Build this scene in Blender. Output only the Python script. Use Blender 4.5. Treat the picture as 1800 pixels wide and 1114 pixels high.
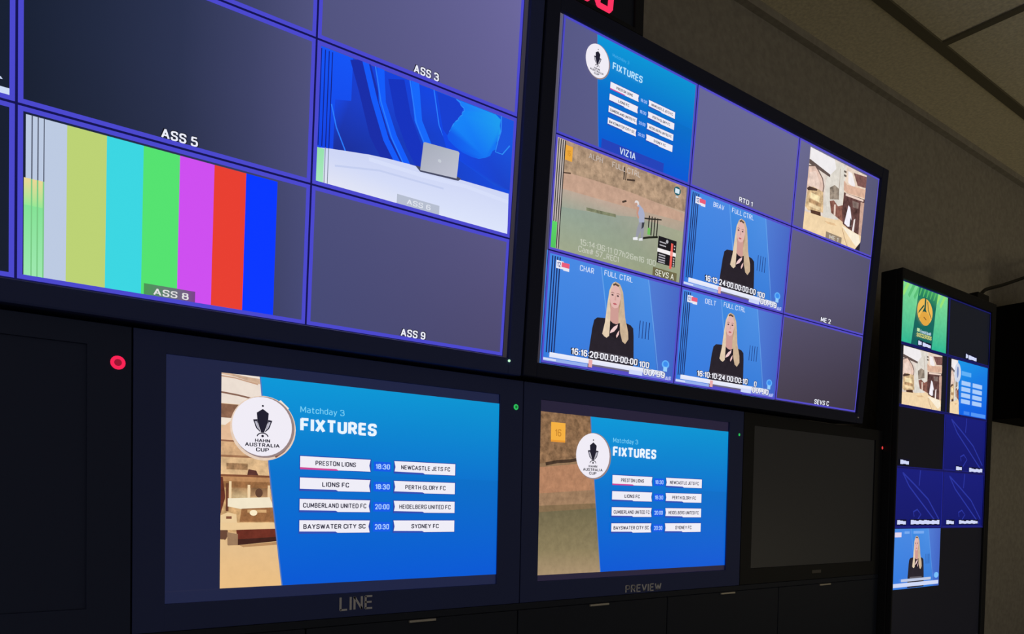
import bpy, bmesh, math, random
from mathutils import Matrix, Vector

random.seed(7)
for o in list(bpy.data.objects):
    bpy.data.objects.remove(o)
scn = bpy.context.scene
col = scn.collection
S = 0.8413           # survey units to metres (a 46 inch display is 1.21 survey units wide)
EYE = 1.45           # lens height over the floor


def lin(c, k=1.0):
    out = []
    for v in c[:3]:
        v = v / 255.0
        out.append((v / 12.92 if v <= 0.04045 else ((v + 0.055) / 1.055) ** 2.4) * k)
    return tuple(out)


# ------------------------------------------------------------------ camera
YAW, PITCH, ROLL, FPX, CX, CY = 0.6344, -0.0293, 0.0197, 1321.39, 899.77, 918.04
fwd = Vector((math.sin(YAW) * math.cos(PITCH), math.cos(YAW) * math.cos(PITCH), math.sin(PITCH)))
rt0 = Vector((math.cos(YAW), -math.sin(YAW), 0))
up0 = rt0.cross(fwd)
rt = math.cos(ROLL) * rt0 + math.sin(ROLL) * up0
up = -math.sin(ROLL) * rt0 + math.cos(ROLL) * up0
cam = bpy.data.cameras.new('camera')
cam.sensor_fit = 'HORIZONTAL'
cam.sensor_width = 36.0
cam.lens = FPX / 1800 * 36.0
cam.shift_x = (900 - CX) / 1800
cam.shift_y = (CY - 557) / 1800
cam.clip_start = 0.02
camo = bpy.data.objects.new('camera', cam)
col.objects.link(camo)
M = Matrix.Identity(4)
for i in range(3):
    M[i][0], M[i][1], M[i][2] = rt[i], up[i], -fwd[i]
M[2][3] = EYE
camo.matrix_world = M
scn.camera = camo

# ------------------------------------------------------------------ light
scn.view_settings.view_transform = 'Standard'
scn.view_settings.look = 'None'
scn.view_settings.exposure = 0.0
scn.view_settings.gamma = 1.0
world = bpy.data.worlds.new('dim_room_ambience')
scn.world = world
world.use_nodes = True
bg = world.node_tree.nodes['Background']
bg.inputs[0].default_value = (0.215, 0.195, 0.165, 1)
bg.inputs[1].default_value = 1.0


def area(name, loc, target, size, power, color):
    d = bpy.data.lights.new(name, 'AREA')
    d.shape = 'RECTANGLE'
    d.size, d.size_y = size
    d.energy = power
    d.color = color
    o = bpy.data.objects.new(name, d)
    col.objects.link(o)
    o.location = loc
    o.rotation_euler = (Vector(target) - Vector(loc)).to_track_quat('-Z', 'Y').to_euler()
    return o


# added unseen fill light, low on the right, warms and lifts the ceiling
area('ceiling_fill', (3.0, -0.4, 1.15), (2.9, 0.0, 2.7), (0.5, 0.5), 3.0, (1.0, 0.86, 0.52))


# ------------------------------------------------------------------ materials
def principled(name, base, rough=0.6, spec=0.4, metal=0.0):
    m = bpy.data.materials.new(name)
    m.use_nodes = True
    b = m.node_tree.nodes['Principled BSDF']
    b.inputs['Base Color'].default_value = (*base, 1)
    b.inputs['Roughness'].default_value = rough
    b.inputs['Specular IOR Level'].default_value = spec
    b.inputs['Metallic'].default_value = metal
    return m


def speckle(m, scale, amount, bump=0.0):
    nt = m.node_tree
    b = nt.nodes['Principled BSDF']
    c = tuple(b.inputs['Base Color'].default_value)
    tc = nt.nodes.new('ShaderNodeTexCoord')
    n = nt.nodes.new('ShaderNodeTexNoise')
    n.inputs['Scale'].default_value = scale
    n.inputs['Detail'].default_value = 5
    r = nt.nodes.new('ShaderNodeValToRGB')
    r.color_ramp.elements[0].position = 0.3
    r.color_ramp.elements[1].position = 0.7
    r.color_ramp.elements[0].color = (*[v * (1 - amount) for v in c[:3]], 1)
    r.color_ramp.elements[1].color = (*[min(1, v * (1 + amount)) for v in c[:3]], 1)
    nt.links.new(tc.outputs['Object'], n.inputs['Vector'])
    nt.links.new(n.outputs['Fac'], r.inputs['Fac'])
    nt.links.new(r.outputs['Color'], b.inputs['Base Color'])
    if bump:
        bp = nt.nodes.new('ShaderNodeBump')
        bp.inputs['Strength'].default_value = bump
        bp.inputs['Distance'].default_value = 0.004
        nt.links.new(n.outputs['Fac'], bp.inputs['Height'])
        nt.links.new(bp.outputs['Normal'], b.inputs['Normal'])
    return m


def screen_mat(name, sampled):
    """LCD picture: emits the corner colours of the mesh; the alpha is the grain of a filmed picture."""
    m = bpy.data.materials.new(name)
    m.use_nodes = True
    nt = m.node_tree
    b = nt.nodes['Principled BSDF']
    b.inputs['Base Color'].default_value = (0.012, 0.012, 0.014, 1)
    b.inputs['Roughness'].default_value = 0.42
    b.inputs['Specular IOR Level'].default_value = 0.25
    a = nt.nodes.new('ShaderNodeAttribute')
    a.attribute_name = 'Col'
    tc = nt.nodes.new('ShaderNodeTexCoord')
    n = nt.nodes.new('ShaderNodeTexNoise')
    n.inputs['Scale'].default_value = 75
    n.inputs['Detail'].default_value = 6
    n.inputs['Roughness'].default_value = 0.65
    mr = nt.nodes.new('ShaderNodeMapRange')
    mr.inputs['From Min'].default_value = 0.3
    mr.inputs['From Max'].default_value = 0.7
    mr.inputs['To Min'].default_value = 0.25
    mr.inputs['To Max'].default_value = 1.6
    mx = nt.nodes.new('ShaderNodeMix')
    mx.data_type = 'FLOAT'
    mx.inputs[2].default_value = 1.0
    vm = nt.nodes.new('ShaderNodeVectorMath')
    vm.operation = 'SCALE'
    L = nt.links.new
    L(tc.outputs['Object'], n.inputs['Vector'])
    L(n.outputs['Fac'], mr.inputs['Value'])
    L(a.outputs['Alpha'], mx.inputs[0])
    L(mr.outputs['Result'], mx.inputs[3])
    L(a.outputs['Color'], vm.inputs[0])
    L(mx.outputs[0], vm.inputs['Scale'])
    L(vm.outputs['Vector'], b.inputs['Emission Color'])
    b.inputs['Emission Strength'].default_value = 1.0
    m.cycles.emission_sampling = 'FRONT' if sampled else 'NONE'
    return m


MAT = {
    'picture': screen_mat('lcd_picture', True),
    'caption': screen_mat('lcd_caption', False),
    'off': principled('switched_off_panel', (0.030, 0.042, 0.105), 0.55, 0.2),  # black panel, given the same weak blue glare tint as its casing
    'dim': principled('black_casing_weak_glare', (0.030, 0.042, 0.105), 0.55, 0.2),  # black plastic with a weaker blue glare in its colour, leftmost casing
    'mid': principled('black_casing_faint_glare', (0.024, 0.030, 0.075), 0.55, 0.2),  # same black plastic, only a faint blue glare mixed in
    'black': principled('plain_black_casing', (0.016, 0.017, 0.022), 0.55, 0.2),
    'casing': principled('black_casing_blue_glare', (0.046, 0.066, 0.225), 0.55, 0.22),  # black plastic with the blue camera glare put into its colour
    'rack': principled('black_rack_steel', (0.022, 0.028, 0.048), 0.55, 0.2),
    'letter': principled('grey_lettering', (0.78, 0.78, 0.86), 0.7, 0.2),
    'steel': principled('brushed_steel', (0.55, 0.52, 0.47), 0.45, 0.5, 0.6),
    'cable': principled('black_cable', (0.01, 0.01, 0.01), 0.6, 0.3),
    'wall': speckle(principled('painted_wall', (0.36, 0.335, 0.30), 0.85, 0.15), 60, 0.12, 0.15),
    'tile': speckle(principled('mineral_fibre_tile', (0.85, 0.78, 0.60), 0.9, 0.1), 120, 0.14, 0.3),
    'tbar': principled('ceiling_grid_bar', (0.17, 0.155, 0.11), 0.8, 0.1),
    'carpet': speckle(principled('dark_carpet', (0.03, 0.03, 0.035), 0.95, 0.1), 200, 0.4, 0.3),
    'grille': principled('speaker_cloth', (0.006, 0.006, 0.007), 0.9, 0.1),
}


# ------------------------------------------------------------------ builders
def link_mesh(name, me, mat, parent=None):
    o = bpy.data.objects.new(name, me)
    col.objects.link(o)
    if mat:
        me.materials.append(mat)
    if parent:
        o.parent = parent
    return o


def from_bm(name, bm, mat, parent=None, smooth=False):
    me = bpy.data.meshes.new(name)
    bm.normal_update()
    bm.to_mesh(me)
    bm.free()
    if smooth:
        for p in me.polygons:
            p.use_smooth = True
    return link_mesh(name, me, mat, parent)


def box(bm, x0, x1, y0, y1, z0, z1, bevel=0.0):
    b = bmesh.new()
    vs = [b.verts.new((x, y, z)) for x in (x0, x1) for y in (y0, y1) for z in (z0, z1)]
    for f in ((0, 1, 3, 2), (4, 6, 7, 5), (0, 4, 5, 1), (2, 3, 7, 6), (0, 2, 6, 4), (1, 5, 7, 3)):
        b.faces.new([vs[i] for i in f])
    bmesh.ops.recalc_face_normals(b, faces=b.faces)
    if bevel:
        bmesh.ops.bevel(b, geom=list(b.edges), offset=bevel, segments=2, affect='EDGES', profile=0.6)
    me = bpy.data.meshes.new('tmp')
    b.to_mesh(me)
    b.free()
    bm.from_mesh(me)
    bpy.data.meshes.remove(me)
    return bm


def frame_bm(ox0, ox1, oz0, oz1, ix0, ix1, iz0, iz1, y0, y1, yb, bevel=0.003):
    """a casing: a front frame round an opening, and the closed body behind it down to yb"""
    bm = bmesh.new()
    box(bm, ox0, ix0, y0, y1, oz0, oz1, bevel)
    box(bm, ix1, ox1, y0, y1, oz0, oz1, bevel)
    box(bm, ix0 - 0.001, ix1 + 0.001, y0, y1, oz0, iz0, bevel)
    box(bm, ix0 - 0.001, ix1 + 0.001, y0, y1, iz1, oz1, bevel)
    box(bm, ox0, ox1, y1 - 0.001, yb, oz0, oz1, bevel)
    return bm


def tube_bm(pts, r, seg=10):
    bm = bmesh.new()
    rings = []
    n = len(pts)
    for i, p in enumerate(pts):
        a = Vector(pts[max(0, i - 1)])
        b = Vector(pts[min(n - 1, i + 1)])
        t = (b - a).normalized()
        s = t.cross(Vector((0, 0, 1)))
        s = s.normalized() if s.length > 1e-4 else Vector((1, 0, 0))
        u = s.cross(t)
        rings.append([bm.verts.new(Vector(p) + r * (math.cos(q) * s + math.sin(q) * u))
                      for q in [2 * math.pi * k / seg for k in range(seg)]])
    for a, b in zip(rings, rings[1:]):
        for k in range(seg):
            bm.faces.new((a[k], a[(k + 1) % seg], b[(k + 1) % seg], b[k]))
    bm.faces.new(rings[0])
    bm.faces.new(list(reversed(rings[-1])))
    bmesh.ops.recalc_face_normals(bm, faces=bm.faces)
    return bm


def thing(name, label, cat, loc, rx=0.0, group=None):
    o = bpy.data.objects.new(name, None)
    o.empty_display_size = 0.1
    col.objects.link(o)
    o.location = loc
    o.rotation_euler = (rx, 0, 0)
    o['label'] = label
    o['category'] = cat
    if group:
        o['group'] = group
    return o


def struct(name, bm, mat):
    o = from_bm(name, bm, mat)
    o['kind'] = 'structure'
    return o


# plain grotesque lettering drawn with strokes; '~' marks a stroke with rounded corners, cap height is 1
GLYPH = {
    'A': ['0,0 .3,1 .6,0', '.1,.3 .5,.3'], 'B': ['0,0 0,1', '~0,1 .46,1 .46,.53 0,.53', '~0,.53 .5,.53 .5,0 0,0'],
    'C': ['~.52,.74 .52,1 0,1 0,0 .52,0 .52,.26'], 'D': ['0,0 0,1', '~0,1 .52,1 .52,0 0,0'], 'E': ['.46,1 0,1 0,0 .46,0', '0,.52 .42,.52'],
    'F': ['.46,1 0,1 0,0', '0,.5 .4,.5'], 'G': ['~.52,.76 .52,1 0,1 0,0 .52,0 .52,.46', '.52,.46 .28,.46'],
    'H': ['0,0 0,1', '.52,0 .52,1', '0,.52 .52,.52'], 'I': ['0,0 0,1'], 'J': ['~.38,1 .38,0 0,0 0,.26'],
    'K': ['0,0 0,1', '.5,1 0,.42', '.15,.58 .52,0'], 'L': ['0,1 0,0 .44,0'], 'M': ['0,0 0,1 .33,.2 .66,1 .66,0'],
    'N': ['0,0 0,1 .52,0 .52,1'], 'O': ['~.27,1 .54,1 .54,0 0,0 0,1 .27,1'], 'P': ['0,0 0,1', '~0,1 .48,1 .48,.45 0,.45'],
    'R': ['0,0 0,1', '~0,1 .48,1 .48,.46 0,.46', '.24,.46 .5,0'], 'S': ['~.5,.75 .5,1 0,1 0,.52 .5,.52 .5,0 0,0 0,.25'],
    'T': ['0,1 .54,1', '.27,1 .27,0'], 'U': ['~0,1 0,0 .52,0 .52,1'], 'V': ['0,1 .29,0 .58,1'], 'W': ['0,1 .2,0 .41,.95 .62,0 .82,1'],
    'X': ['0,1 .54,0', '.54,1 0,0'], 'Y': ['0,1 .28,.45 .56,1', '.28,.45 .28,0'], 'Z': ['0,1 .5,1 0,0 .5,0'],
    '0': ['~.24,1 .48,1 .48,0 0,0 0,1 .24,1'], '1': ['0,.76 .2,1 .2,0'], '2': ['~0,.74 0,1 .48,1 .48,.56 .0,0', '0,0 .5,0'],
    '3': ['~0,.78 0,1 .46,1 .46,.53 .16,.53', '~.16,.53 .5,.53 .5,0 0,0 0,.22'], '4': ['.38,0 .38,1 0,.3 .52,.3'],
    '5': ['.46,1 .05,1 .02,.58', '~.02,.58 .5,.62 .5,0 0,0 0,.2'], '6': ['~.46,.8 .46,1 0,1 0,0 .48,0 .48,.57 .03,.57'],
    '7': ['0,1 .5,1 .15,0'], '8': ['~.24,1 .46,1 .46,.53 .02,.53 .02,1 .24,1', '~.24,.53 .5,.53 .5,0 0,0 0,.53 .24,.53'],
    '9': ['~.02,.2 .02,0 .48,0 .48,1 0,1 0,.43 .45,.43'], ':': ['0,.12 0,.2', '0,.62 0,.7'], '.': ['0,0 0,.08'], '/': ['0,0 .35,1'],
    '_': ['0,-.05 .45,-.05'], '#': ['.12,0 .22,1', '.36,0 .46,1', '0,.32 .54,.32', '.04,.68 .58,.68'],
    'a': ['~.02,.7 .4,.7 .4,0', '~.4,.42 0,.42 0,0 .4,0 .4,.2'], 'b': ['0,0 0,1', '~.2,.7 .4,.7 .4,0 0,0 0,.7 .2,.7'],
    'c': ['~.36,.5 .36,.7 0,.7 0,0 .36,0 .36,.18'], 'd': ['.4,0 .4,1', '~.2,.7 .4,.7 .4,0 0,0 0,.7 .2,.7'],
    'f': ['~.3,1 .1,1 .1,0', '0,.68 .28,.68'], 'h': ['0,0 0,1', '~0,.4 0,.7 .4,.7 .4,0'], 'l': ['0,0 0,1'],
    'm': ['0,0 0,.7', '~0,.45 0,.7 .3,.7 .3,0', '~.3,.45 .3,.7 .6,.7 .6,0'], 'o': ['~.2,.7 .42,.7 .42,0 0,0 0,.7 .2,.7'],
    't': ['~.12,.95 .12,0 .32,0', '0,.68 .3,.68'], 'y': ['0,.7 .21,0', '.42,.7 .1,-.28'],
}
_text = {}


def stroke_points(spec):
    rnd = spec[0] == '~'
    pts = [tuple(float(q) for q in w.split(',')) for w in spec.lstrip('~').split()]
    if not rnd:
        return pts
    out = [pts[0]]
    for a, b, c in zip(pts, pts[1:], pts[2:]):
        la, lc = math.dist(a, b), math.dist(b, c)
        r = min(0.24, la * 0.5, lc * 0.5)
        p = (b[0] + (a[0] - b[0]) * r / la, b[1] + (a[1] - b[1]) * r / la)
        q = (b[0] + (c[0] - b[0]) * r / lc, b[1] + (c[1] - b[1]) * r / lc)
        for t in (0, 0.33, 0.67, 1):
            out.append(tuple(p[k] * (1 - t) ** 2 + 2 * b[k] * t * (1 - t) + q[k] * t * t for k in (0, 1)))
    out.append(pts[-1])
    return out


def text_tris(s, bold):
    """lettering as quads, scaled into a unit box with v downwards"""
    key = (s, bold)
    if key in _text:
        return _text[key]
    t = 0.115 + 1.9 * bold
    vs, fs = [], []
    x = 0.0
    for ch in s:
        if ch == ' ':
            x += 0.34
            continue
        w = 0.0
        for spec in GLYPH[ch]:
            pts = stroke_points(spec)
            w = max(w, max(p[0] for p in pts))
            for i, (a, b) in enumerate(zip(pts, pts[1:])):
                l = math.dist(a, b) or 1e-6
                dx, dy = (b[0] - a[0]) / l * t / 2, (b[1] - a[1]) / l * t / 2
                e0 = 0.0 if i == 0 and spec[0] == '~' else 0.35
                e1 = 0.35
                if ch in ':.':
                    e0 = e1 = 0.3
                p = (x + a[0] - dx * e0, a[1] - dy * e0)
                q = (x + b[0] + dx * e1, b[1] + dy * e1)
                n = len(vs)
                vs += [(p[0] + dy, p[1] - dx), (q[0] + dy, q[1] - dx), (q[0] - dy, q[1] + dx), (p[0] - dy, p[1] + dx)]
                fs.append((n, n + 1, n + 2, n + 3))
        x += w + 0.16 + t * 0.75
    x0, x1 = min(v[0] for v in vs), max(v[0] for v in vs)
    y0, y1 = min(v[1] for v in vs), max(v[1] for v in vs)
    vs = [((a - x0) / (x1 - x0), 1 - (b - y0) / (y1 - y0)) for a, b in vs]
    _text[key] = (vs, fs)
    return _text[key]


def clip_poly(pts, cols):
    """keep the part of a polygon inside the unit square, colours interpolated"""
    P = [tuple(p) + tuple(c) for p, c in zip(pts, cols)]
    for ax, lim, sg in ((0, 0.0, 1), (0, 1.0, -1), (1, 0.0, 1), (1, 1.0, -1)):
        out = []
        for i in range(len(P)):
            a, b = P[i - 1], P[i]
            ia, ib = sg * (a[ax] - lim) >= -1e-9, sg * (b[ax] - lim) >= -1e-9
            if ia != ib:
                t = (lim - a[ax]) / (b[ax] - a[ax])
                out.append(tuple(u + (w - u) * t for u, w in zip(a, b)))
            if ib:
                out.append(b)
        P = out
        if not P:
            break
    return [p[:2] for p in P], [p[2:] for p in P]


STEP = 0.000022


class Pic:
    """flat picture content on a screen: (u right, v down) of a rectangle, later layers lie in front"""

    def __init__(self, x0, x1, z1, z0, y, sub=None):
        self.r = (x0, x1, z1, z0, y)
        self.sub = sub or (0, 1, 0, 1)
        self.v, self.f, self.c = [], [], []
        self.layer = 0

    def window(self, u0, u1, v0, v1):
        """draw in a part of the rectangle"""
        p = Pic(*self.r)
        a, b, c, d = self.sub
        p.sub = (a + (b - a) * u0, a + (b - a) * u1, c + (d - c) * v0, c + (d - c) * v1)
        p.v, p.f, p.c, p.layer = self.v, self.f, self.c, self.layer
        return p

    def pos(self, u, v, layer):
        a, b, c, d = self.sub
        u, v = a + (b - a) * u, c + (d - c) * v
        x0, x1, z1, z0, y = self.r
        return (x0 + (x1 - x0) * u, y - layer * STEP, z1 + (z0 - z1) * v)

    def poly(self, pts, c, up=1, grain=0.0, k=1.0):
        self.layer += up
        n = len(self.v)
        cs = c if isinstance(c[0], (tuple, list)) else [c] * len(pts)
        pts, cs = clip_poly(pts, cs)
        if len(pts) < 3:
            return self
        self.v += [self.pos(u, v, self.layer) for u, v in pts]
        self.f.append(tuple(range(n, n + len(pts))))
        self.c.append([(*lin(q, k), grain) for q in cs])
        return self

    def rect(self, u0, u1, v0, v1, c, c2=None, up=1, grain=0.0, side=False):
        cs = c if c2 is None else ([c, c2, c2, c] if side else [c, c, c2, c2])
        return self.poly([(u0, v0), (u1, v0), (u1, v1), (u0, v1)], cs, up, grain)

    def ell(self, cu, cv, ru, rv, c, n=28, a0=0.0, a1=2 * math.pi, up=1, grain=0.0):
        full = abs(a1 - a0 - 2 * math.pi) < 1e-6
        m = n if full else n + 1
        pts = [(cu + ru * math.cos(a0 + (a1 - a0) * i / n), cv + rv * math.sin(a0 + (a1 - a0) * i / n)) for i in range(m)]
        return self.poly(pts, c, up, grain)

    def line(self, pts, w, c, up=1, asp=16 / 9.0, grain=0.0, w2=None):
        """a stroke of width w (in v); u is asp times longer than v"""
        self.layer += up
        col_ = (*lin(c), grain)
        n = len(pts)
        L, R_ = [], []
        for i, p in enumerate(pts):
            a, b = pts[max(0, i - 1)], pts[min(n - 1, i + 1)]
            dx, dy = (b[0] - a[0]) * asp, b[1] - a[1]
            l = math.hypot(dx, dy) or 1
            ww = w if w2 is None else w + (w2 - w) * i / max(1, n - 1)
            L.append((p[0] - dy / l * ww / 2 / asp, p[1] + dx / l * ww / 2))
            R_.append((p[0] + dy / l * ww / 2 / asp, p[1] - dx / l * ww / 2))
        b0 = len(self.v)
        for l_, r_ in zip(L, R_):
            self.v.append(self.pos(*l_, self.layer))
            self.v.append(self.pos(*r_, self.layer))
        for i in range(n - 1):
            self.f.append((b0 + 2 * i, b0 + 2 * i + 1, b0 + 2 * i + 3, b0 + 2 * i + 2))
            self.c.append([col_] * 4)
        return self

    def text(self, s, u0, u1, v0, v1, c, bold=0.02, up=1, shear=0.0, outline=None):
        if outline:
            du, dv = (u1 - u0) * 0.012 + 0.002, (v1 - v0) * 0.09
            self.text(s, u0 - du, u1 + du, v0 - dv, v1 + dv, outline, bold + 0.09, up, shear)
        self.layer += up
        vs, fs = text_tris(s, bold)
        n = len(self.v)
        for x, y in vs:
            self.v.append(self.pos(u0 + (u1 - u0) * (x + shear * (1 - y)), v0 + (v1 - v0) * y, self.layer))
        cc = (*lin(c), 0.0)
        for f in fs:
            self.f.append(tuple(n + i for i in f))
            self.c.append([cc] * len(f))
        return self

    def border(self, e, t, c, asp=16 / 9.0):
        """a frame line of thickness t lying e inside the rectangle"""
        a, b = e / asp, (e + t) / asp
        self.rect(a, 1 - a, e, e + t, c)
        self.rect(a, 1 - a, 1 - e - t, 1 - e, c, up=0)
        self.rect(a, b, e + t, 1 - e - t, c, up=0)
        self.rect(1 - b, 1 - a, e + t, 1 - e - t, c, up=0)
        return self

    def build(self, name, mat, parent):
        me = bpy.data.meshes.new(name)
        # wind every face so that it looks out of the screen (towards -Y)
        fs, cs = [], []
        for f, c in zip(self.f, self.c):
            ar = 0.0
            for i in range(len(f)):
                a, b = self.v[f[i]], self.v[f[(i + 1) % len(f)]]
                ar += a[0] * b[2] - b[0] * a[2]
            if ar < 0:
                f, c = tuple(reversed(f)), list(reversed(c))
            fs.append(f)
            cs.append(c)
        me.from_pydata(self.v, [], fs)
        at = me.color_attributes.new('Col', 'FLOAT_COLOR', 'CORNER')
        k = 0
        for p, c in zip(me.polygons, cs):
            for q in c:
                at.data[k].color = q
                k += 1
        return link_mesh(name, me, MAT[mat], parent)


WHITE = (236, 238, 250)
BORDER = (68, 66, 200)
BLACKLIT = (30, 30, 40)

# ------------------------------------------------------------------ the room
WALL_Y = 1.40 * S
CEIL = EYE + 1.4575 * S
XL, XR, YN = -2.6, 5.2, -3.2
struct('wall_back', box(bmesh.new(), XL, XR, WALL_Y, WALL_Y + 0.1, 0, CEIL), MAT['wall'])
struct('wall_right', box(bmesh.new(), XR, XR + 0.1, YN, WALL_Y + 0.1, 0, CEIL), MAT['wall'])
struct('floor', box(bmesh.new(), XL, XR, YN, WALL_Y, -0.08, 0), MAT['carpet'])
struct('ceiling', box(bmesh.new(), XL, XR, YN, WALL_Y, CEIL, CEIL + 0.05), MAT['tile'])
ty = 1.16 * S
k = 0
for i in range(6):
    y = ty - 0.6 * i
    k += 1
    struct('trim_%d' % k, box(bmesh.new(), XL, XR, y - 0.013, y + 0.013, CEIL - 0.006, CEIL), MAT['tbar'])
for i in range(-3, 3):
    x = 2.485 * S + 1.2 * i
    k += 1
    struct('trim_%d' % k, box(bmesh.new(), x - 0.010, x + 0.010, YN, ty - 0.013, CEIL - 0.006, CEIL), MAT['tbar'])
struct('trim_%d' % (k + 1), box(bmesh.new(), XL, XR, WALL_Y - 0.02, WALL_Y, CEIL - 0.02, CEIL), MAT['wall'])


# ------------------------------------------------------------------ picture content
def street(p, g=0.28):
    """sunlit street with a veranda, a parked buggy and people on the right"""
    p.rect(0, 1, 0, 1, (232, 212, 196), (242, 208, 164), grain=g)
    p.poly([(0, 0), (0.62, 0), (0.62, 0.62), (0.30, 0.75), (0, 0.78)], (226, 212, 202), grain=g)
    p.poly([(0.36, 0.02), (0.62, 0.02), (0.62, 0.50), (0.56, 0.72), (0.30, 0.76), (0.30, 0.30)], (224, 218, 208), grain=0.2)
    p.poly([(0.006, 0.003), (0.412, 0.006), (0.45, 0.109), (0.35, 0.227), (0.006, 0.155)], (240, 236, 238), grain=0.06)
    p.poly([(0, 0.145), (0.02, 0.145), (0.36, 0.212), (0.36, 0.245), (0, 0.20)], (98, 82, 78), grain=0.2)
    p.poly([(0, 0.22), (0.10, 0.187), (0.16, 0.222), (0.245, 0.297), (0.28, 0.384), (0.271, 0.486), (0.26, 0.56), (0, 0.56)],
           (110, 88, 82), grain=0.2)
    p.poly([(0, 0.235), (0.10, 0.200), (0.15, 0.235), (0.230, 0.305), (0.264, 0.390), (0.256, 0.486), (0.245, 0.56), (0, 0.56)],
           (230, 198, 182), grain=0.3)
    p.poly([(0.02, 0.30), (0.12, 0.25), (0.20, 0.36), (0.20, 0.45), (0.02, 0.46)], (236, 210, 196), grain=0.3)
    # the parked buggy
    p.poly([(0.02, 0.49), (0.10, 0.45), (0.27, 0.46), (0.30, 0.708), (0.05, 0.755), (0, 0.72)], (218, 186, 142), grain=0.75)
    p.poly([(0.0, 0.50), (0.04, 0.465), (0.17, 0.455), (0.17, 0.478), (0.02, 0.52)], (82, 60, 52), grain=0.4)
    p.rect(0.07, 0.22, 0.53, 0.60, (250, 230, 182), grain=0.4)
    p.rect(0.05, 0.25, 0.61, 0.65, (190, 152, 112), grain=0.7)
    p.rect(0.06, 0.24, 0.66, 0.70, (242, 216, 172), grain=0.3)
    p.poly([(0.09, 0.735), (0.257, 0.715), (0.27, 0.775), (0.108, 0.79)], (84, 56, 44), grain=0.5)
    # walls and windows in the middle
    p.line([(0.52, 0.08), (0.528, 0.28), (0.535, 0.47)], 0.012, (160, 140, 124))
    p.poly([(0.37, 0.37), (0.45, 0.31), (0.53, 0.333), (0.547, 0.462), (0.39, 0.513)], (150, 136, 122), grain=0.8)
    p.poly([(0.39, 0.53), (0.46, 0.50), (0.54, 0.55), (0.648, 0.497), (0.68, 0.726), (0.434, 0.667)], (140, 92, 80), grain=0.9)
    p.poly([(0.47, 0.55), (0.50, 0.54), (0.51, 0.68), (0.48, 0.68)], (226, 202, 188), grain=0.3)
    p.rect(0.585, 0.63, 0.075, 0.10, (104, 92, 84))
    p.rect(0.590, 0.635, 0.123, 0.15, (104, 92, 84))
    p.poly([(0.659, 0.06), (0.733, 0.068), (0.80, 0.189), (0.79, 0.235), (0.679, 0.205)], (244, 238, 240), grain=0.1)
    p.poly([(0.757, 0.05), (1, 0.02), (1, 0.165), (0.847, 0.185)], (128, 88, 84), grain=0.7)
    p.poly([(0.60, 0.20), (0.66, 0.235), (1, 0.185), (1, 0.30), (0.673, 0.335), (0.61, 0.32)], (222, 180, 156), grain=0.3)
    p.poly([(0.62, 0.345), (1, 0.315), (1, 0.78), (0.90, 0.80), (0.655, 0.75), (0.62, 0.60)], (98, 66, 64), grain=0.9)
    p.poly([(0.652, 0.345), (0.98, 0.325), (0.98, 0.352), (0.652, 0.378)], (236, 210, 196))
    p.poly([(0.78, 0.40), (0.90, 0.39), (0.90, 0.47), (0.80, 0.48)], (132, 112, 106), grain=0.6)
    p.poly([(0.72, 0.48), (0.755, 0.50), (0.795, 0.624), (0.803, 0.735), (0.74, 0.75), (0.675, 0.726)], (246, 242, 250), grain=0.08)
    p.poly([(0.84, 0.63), (0.865, 0.61), (0.86, 0.79), (0.825, 0.79)], (240, 230, 228))
    p.poly([(0.775, 0.62), (0.80, 0.66), (0.80, 0.76), (0.775, 0.75)], (60, 44, 44))
    p.poly([(0.93, 0.37), (1, 0.36), (1, 0.80), (0.95, 0.80)], (206, 168, 150), grain=0.4)
    p.poly([(0, 0.81), (0.106, 0.775), (0.307, 0.760), (0.583, 0.725), (0.76, 0.775), (0.90, 0.79), (1, 0.80), (1, 1), (0, 1)],
           (242, 214, 172), grain=0.14)
    p.poly([(0.639, 0.773), (0.76, 0.78), (0.957, 0.80), (1, 0.90), (0.92, 0.96)], (250, 238, 216), grain=0.1)
    p.poly([(0.33, 0.80), (0.50, 0.78), (0.55, 0.80), (0.40, 0.82)], (226, 190, 146), grain=0.3)
    p.line([(0.648, 0.80), (0.70, 0.90), (0.77, 1.0)], 0.012, (176, 138, 104))


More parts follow.
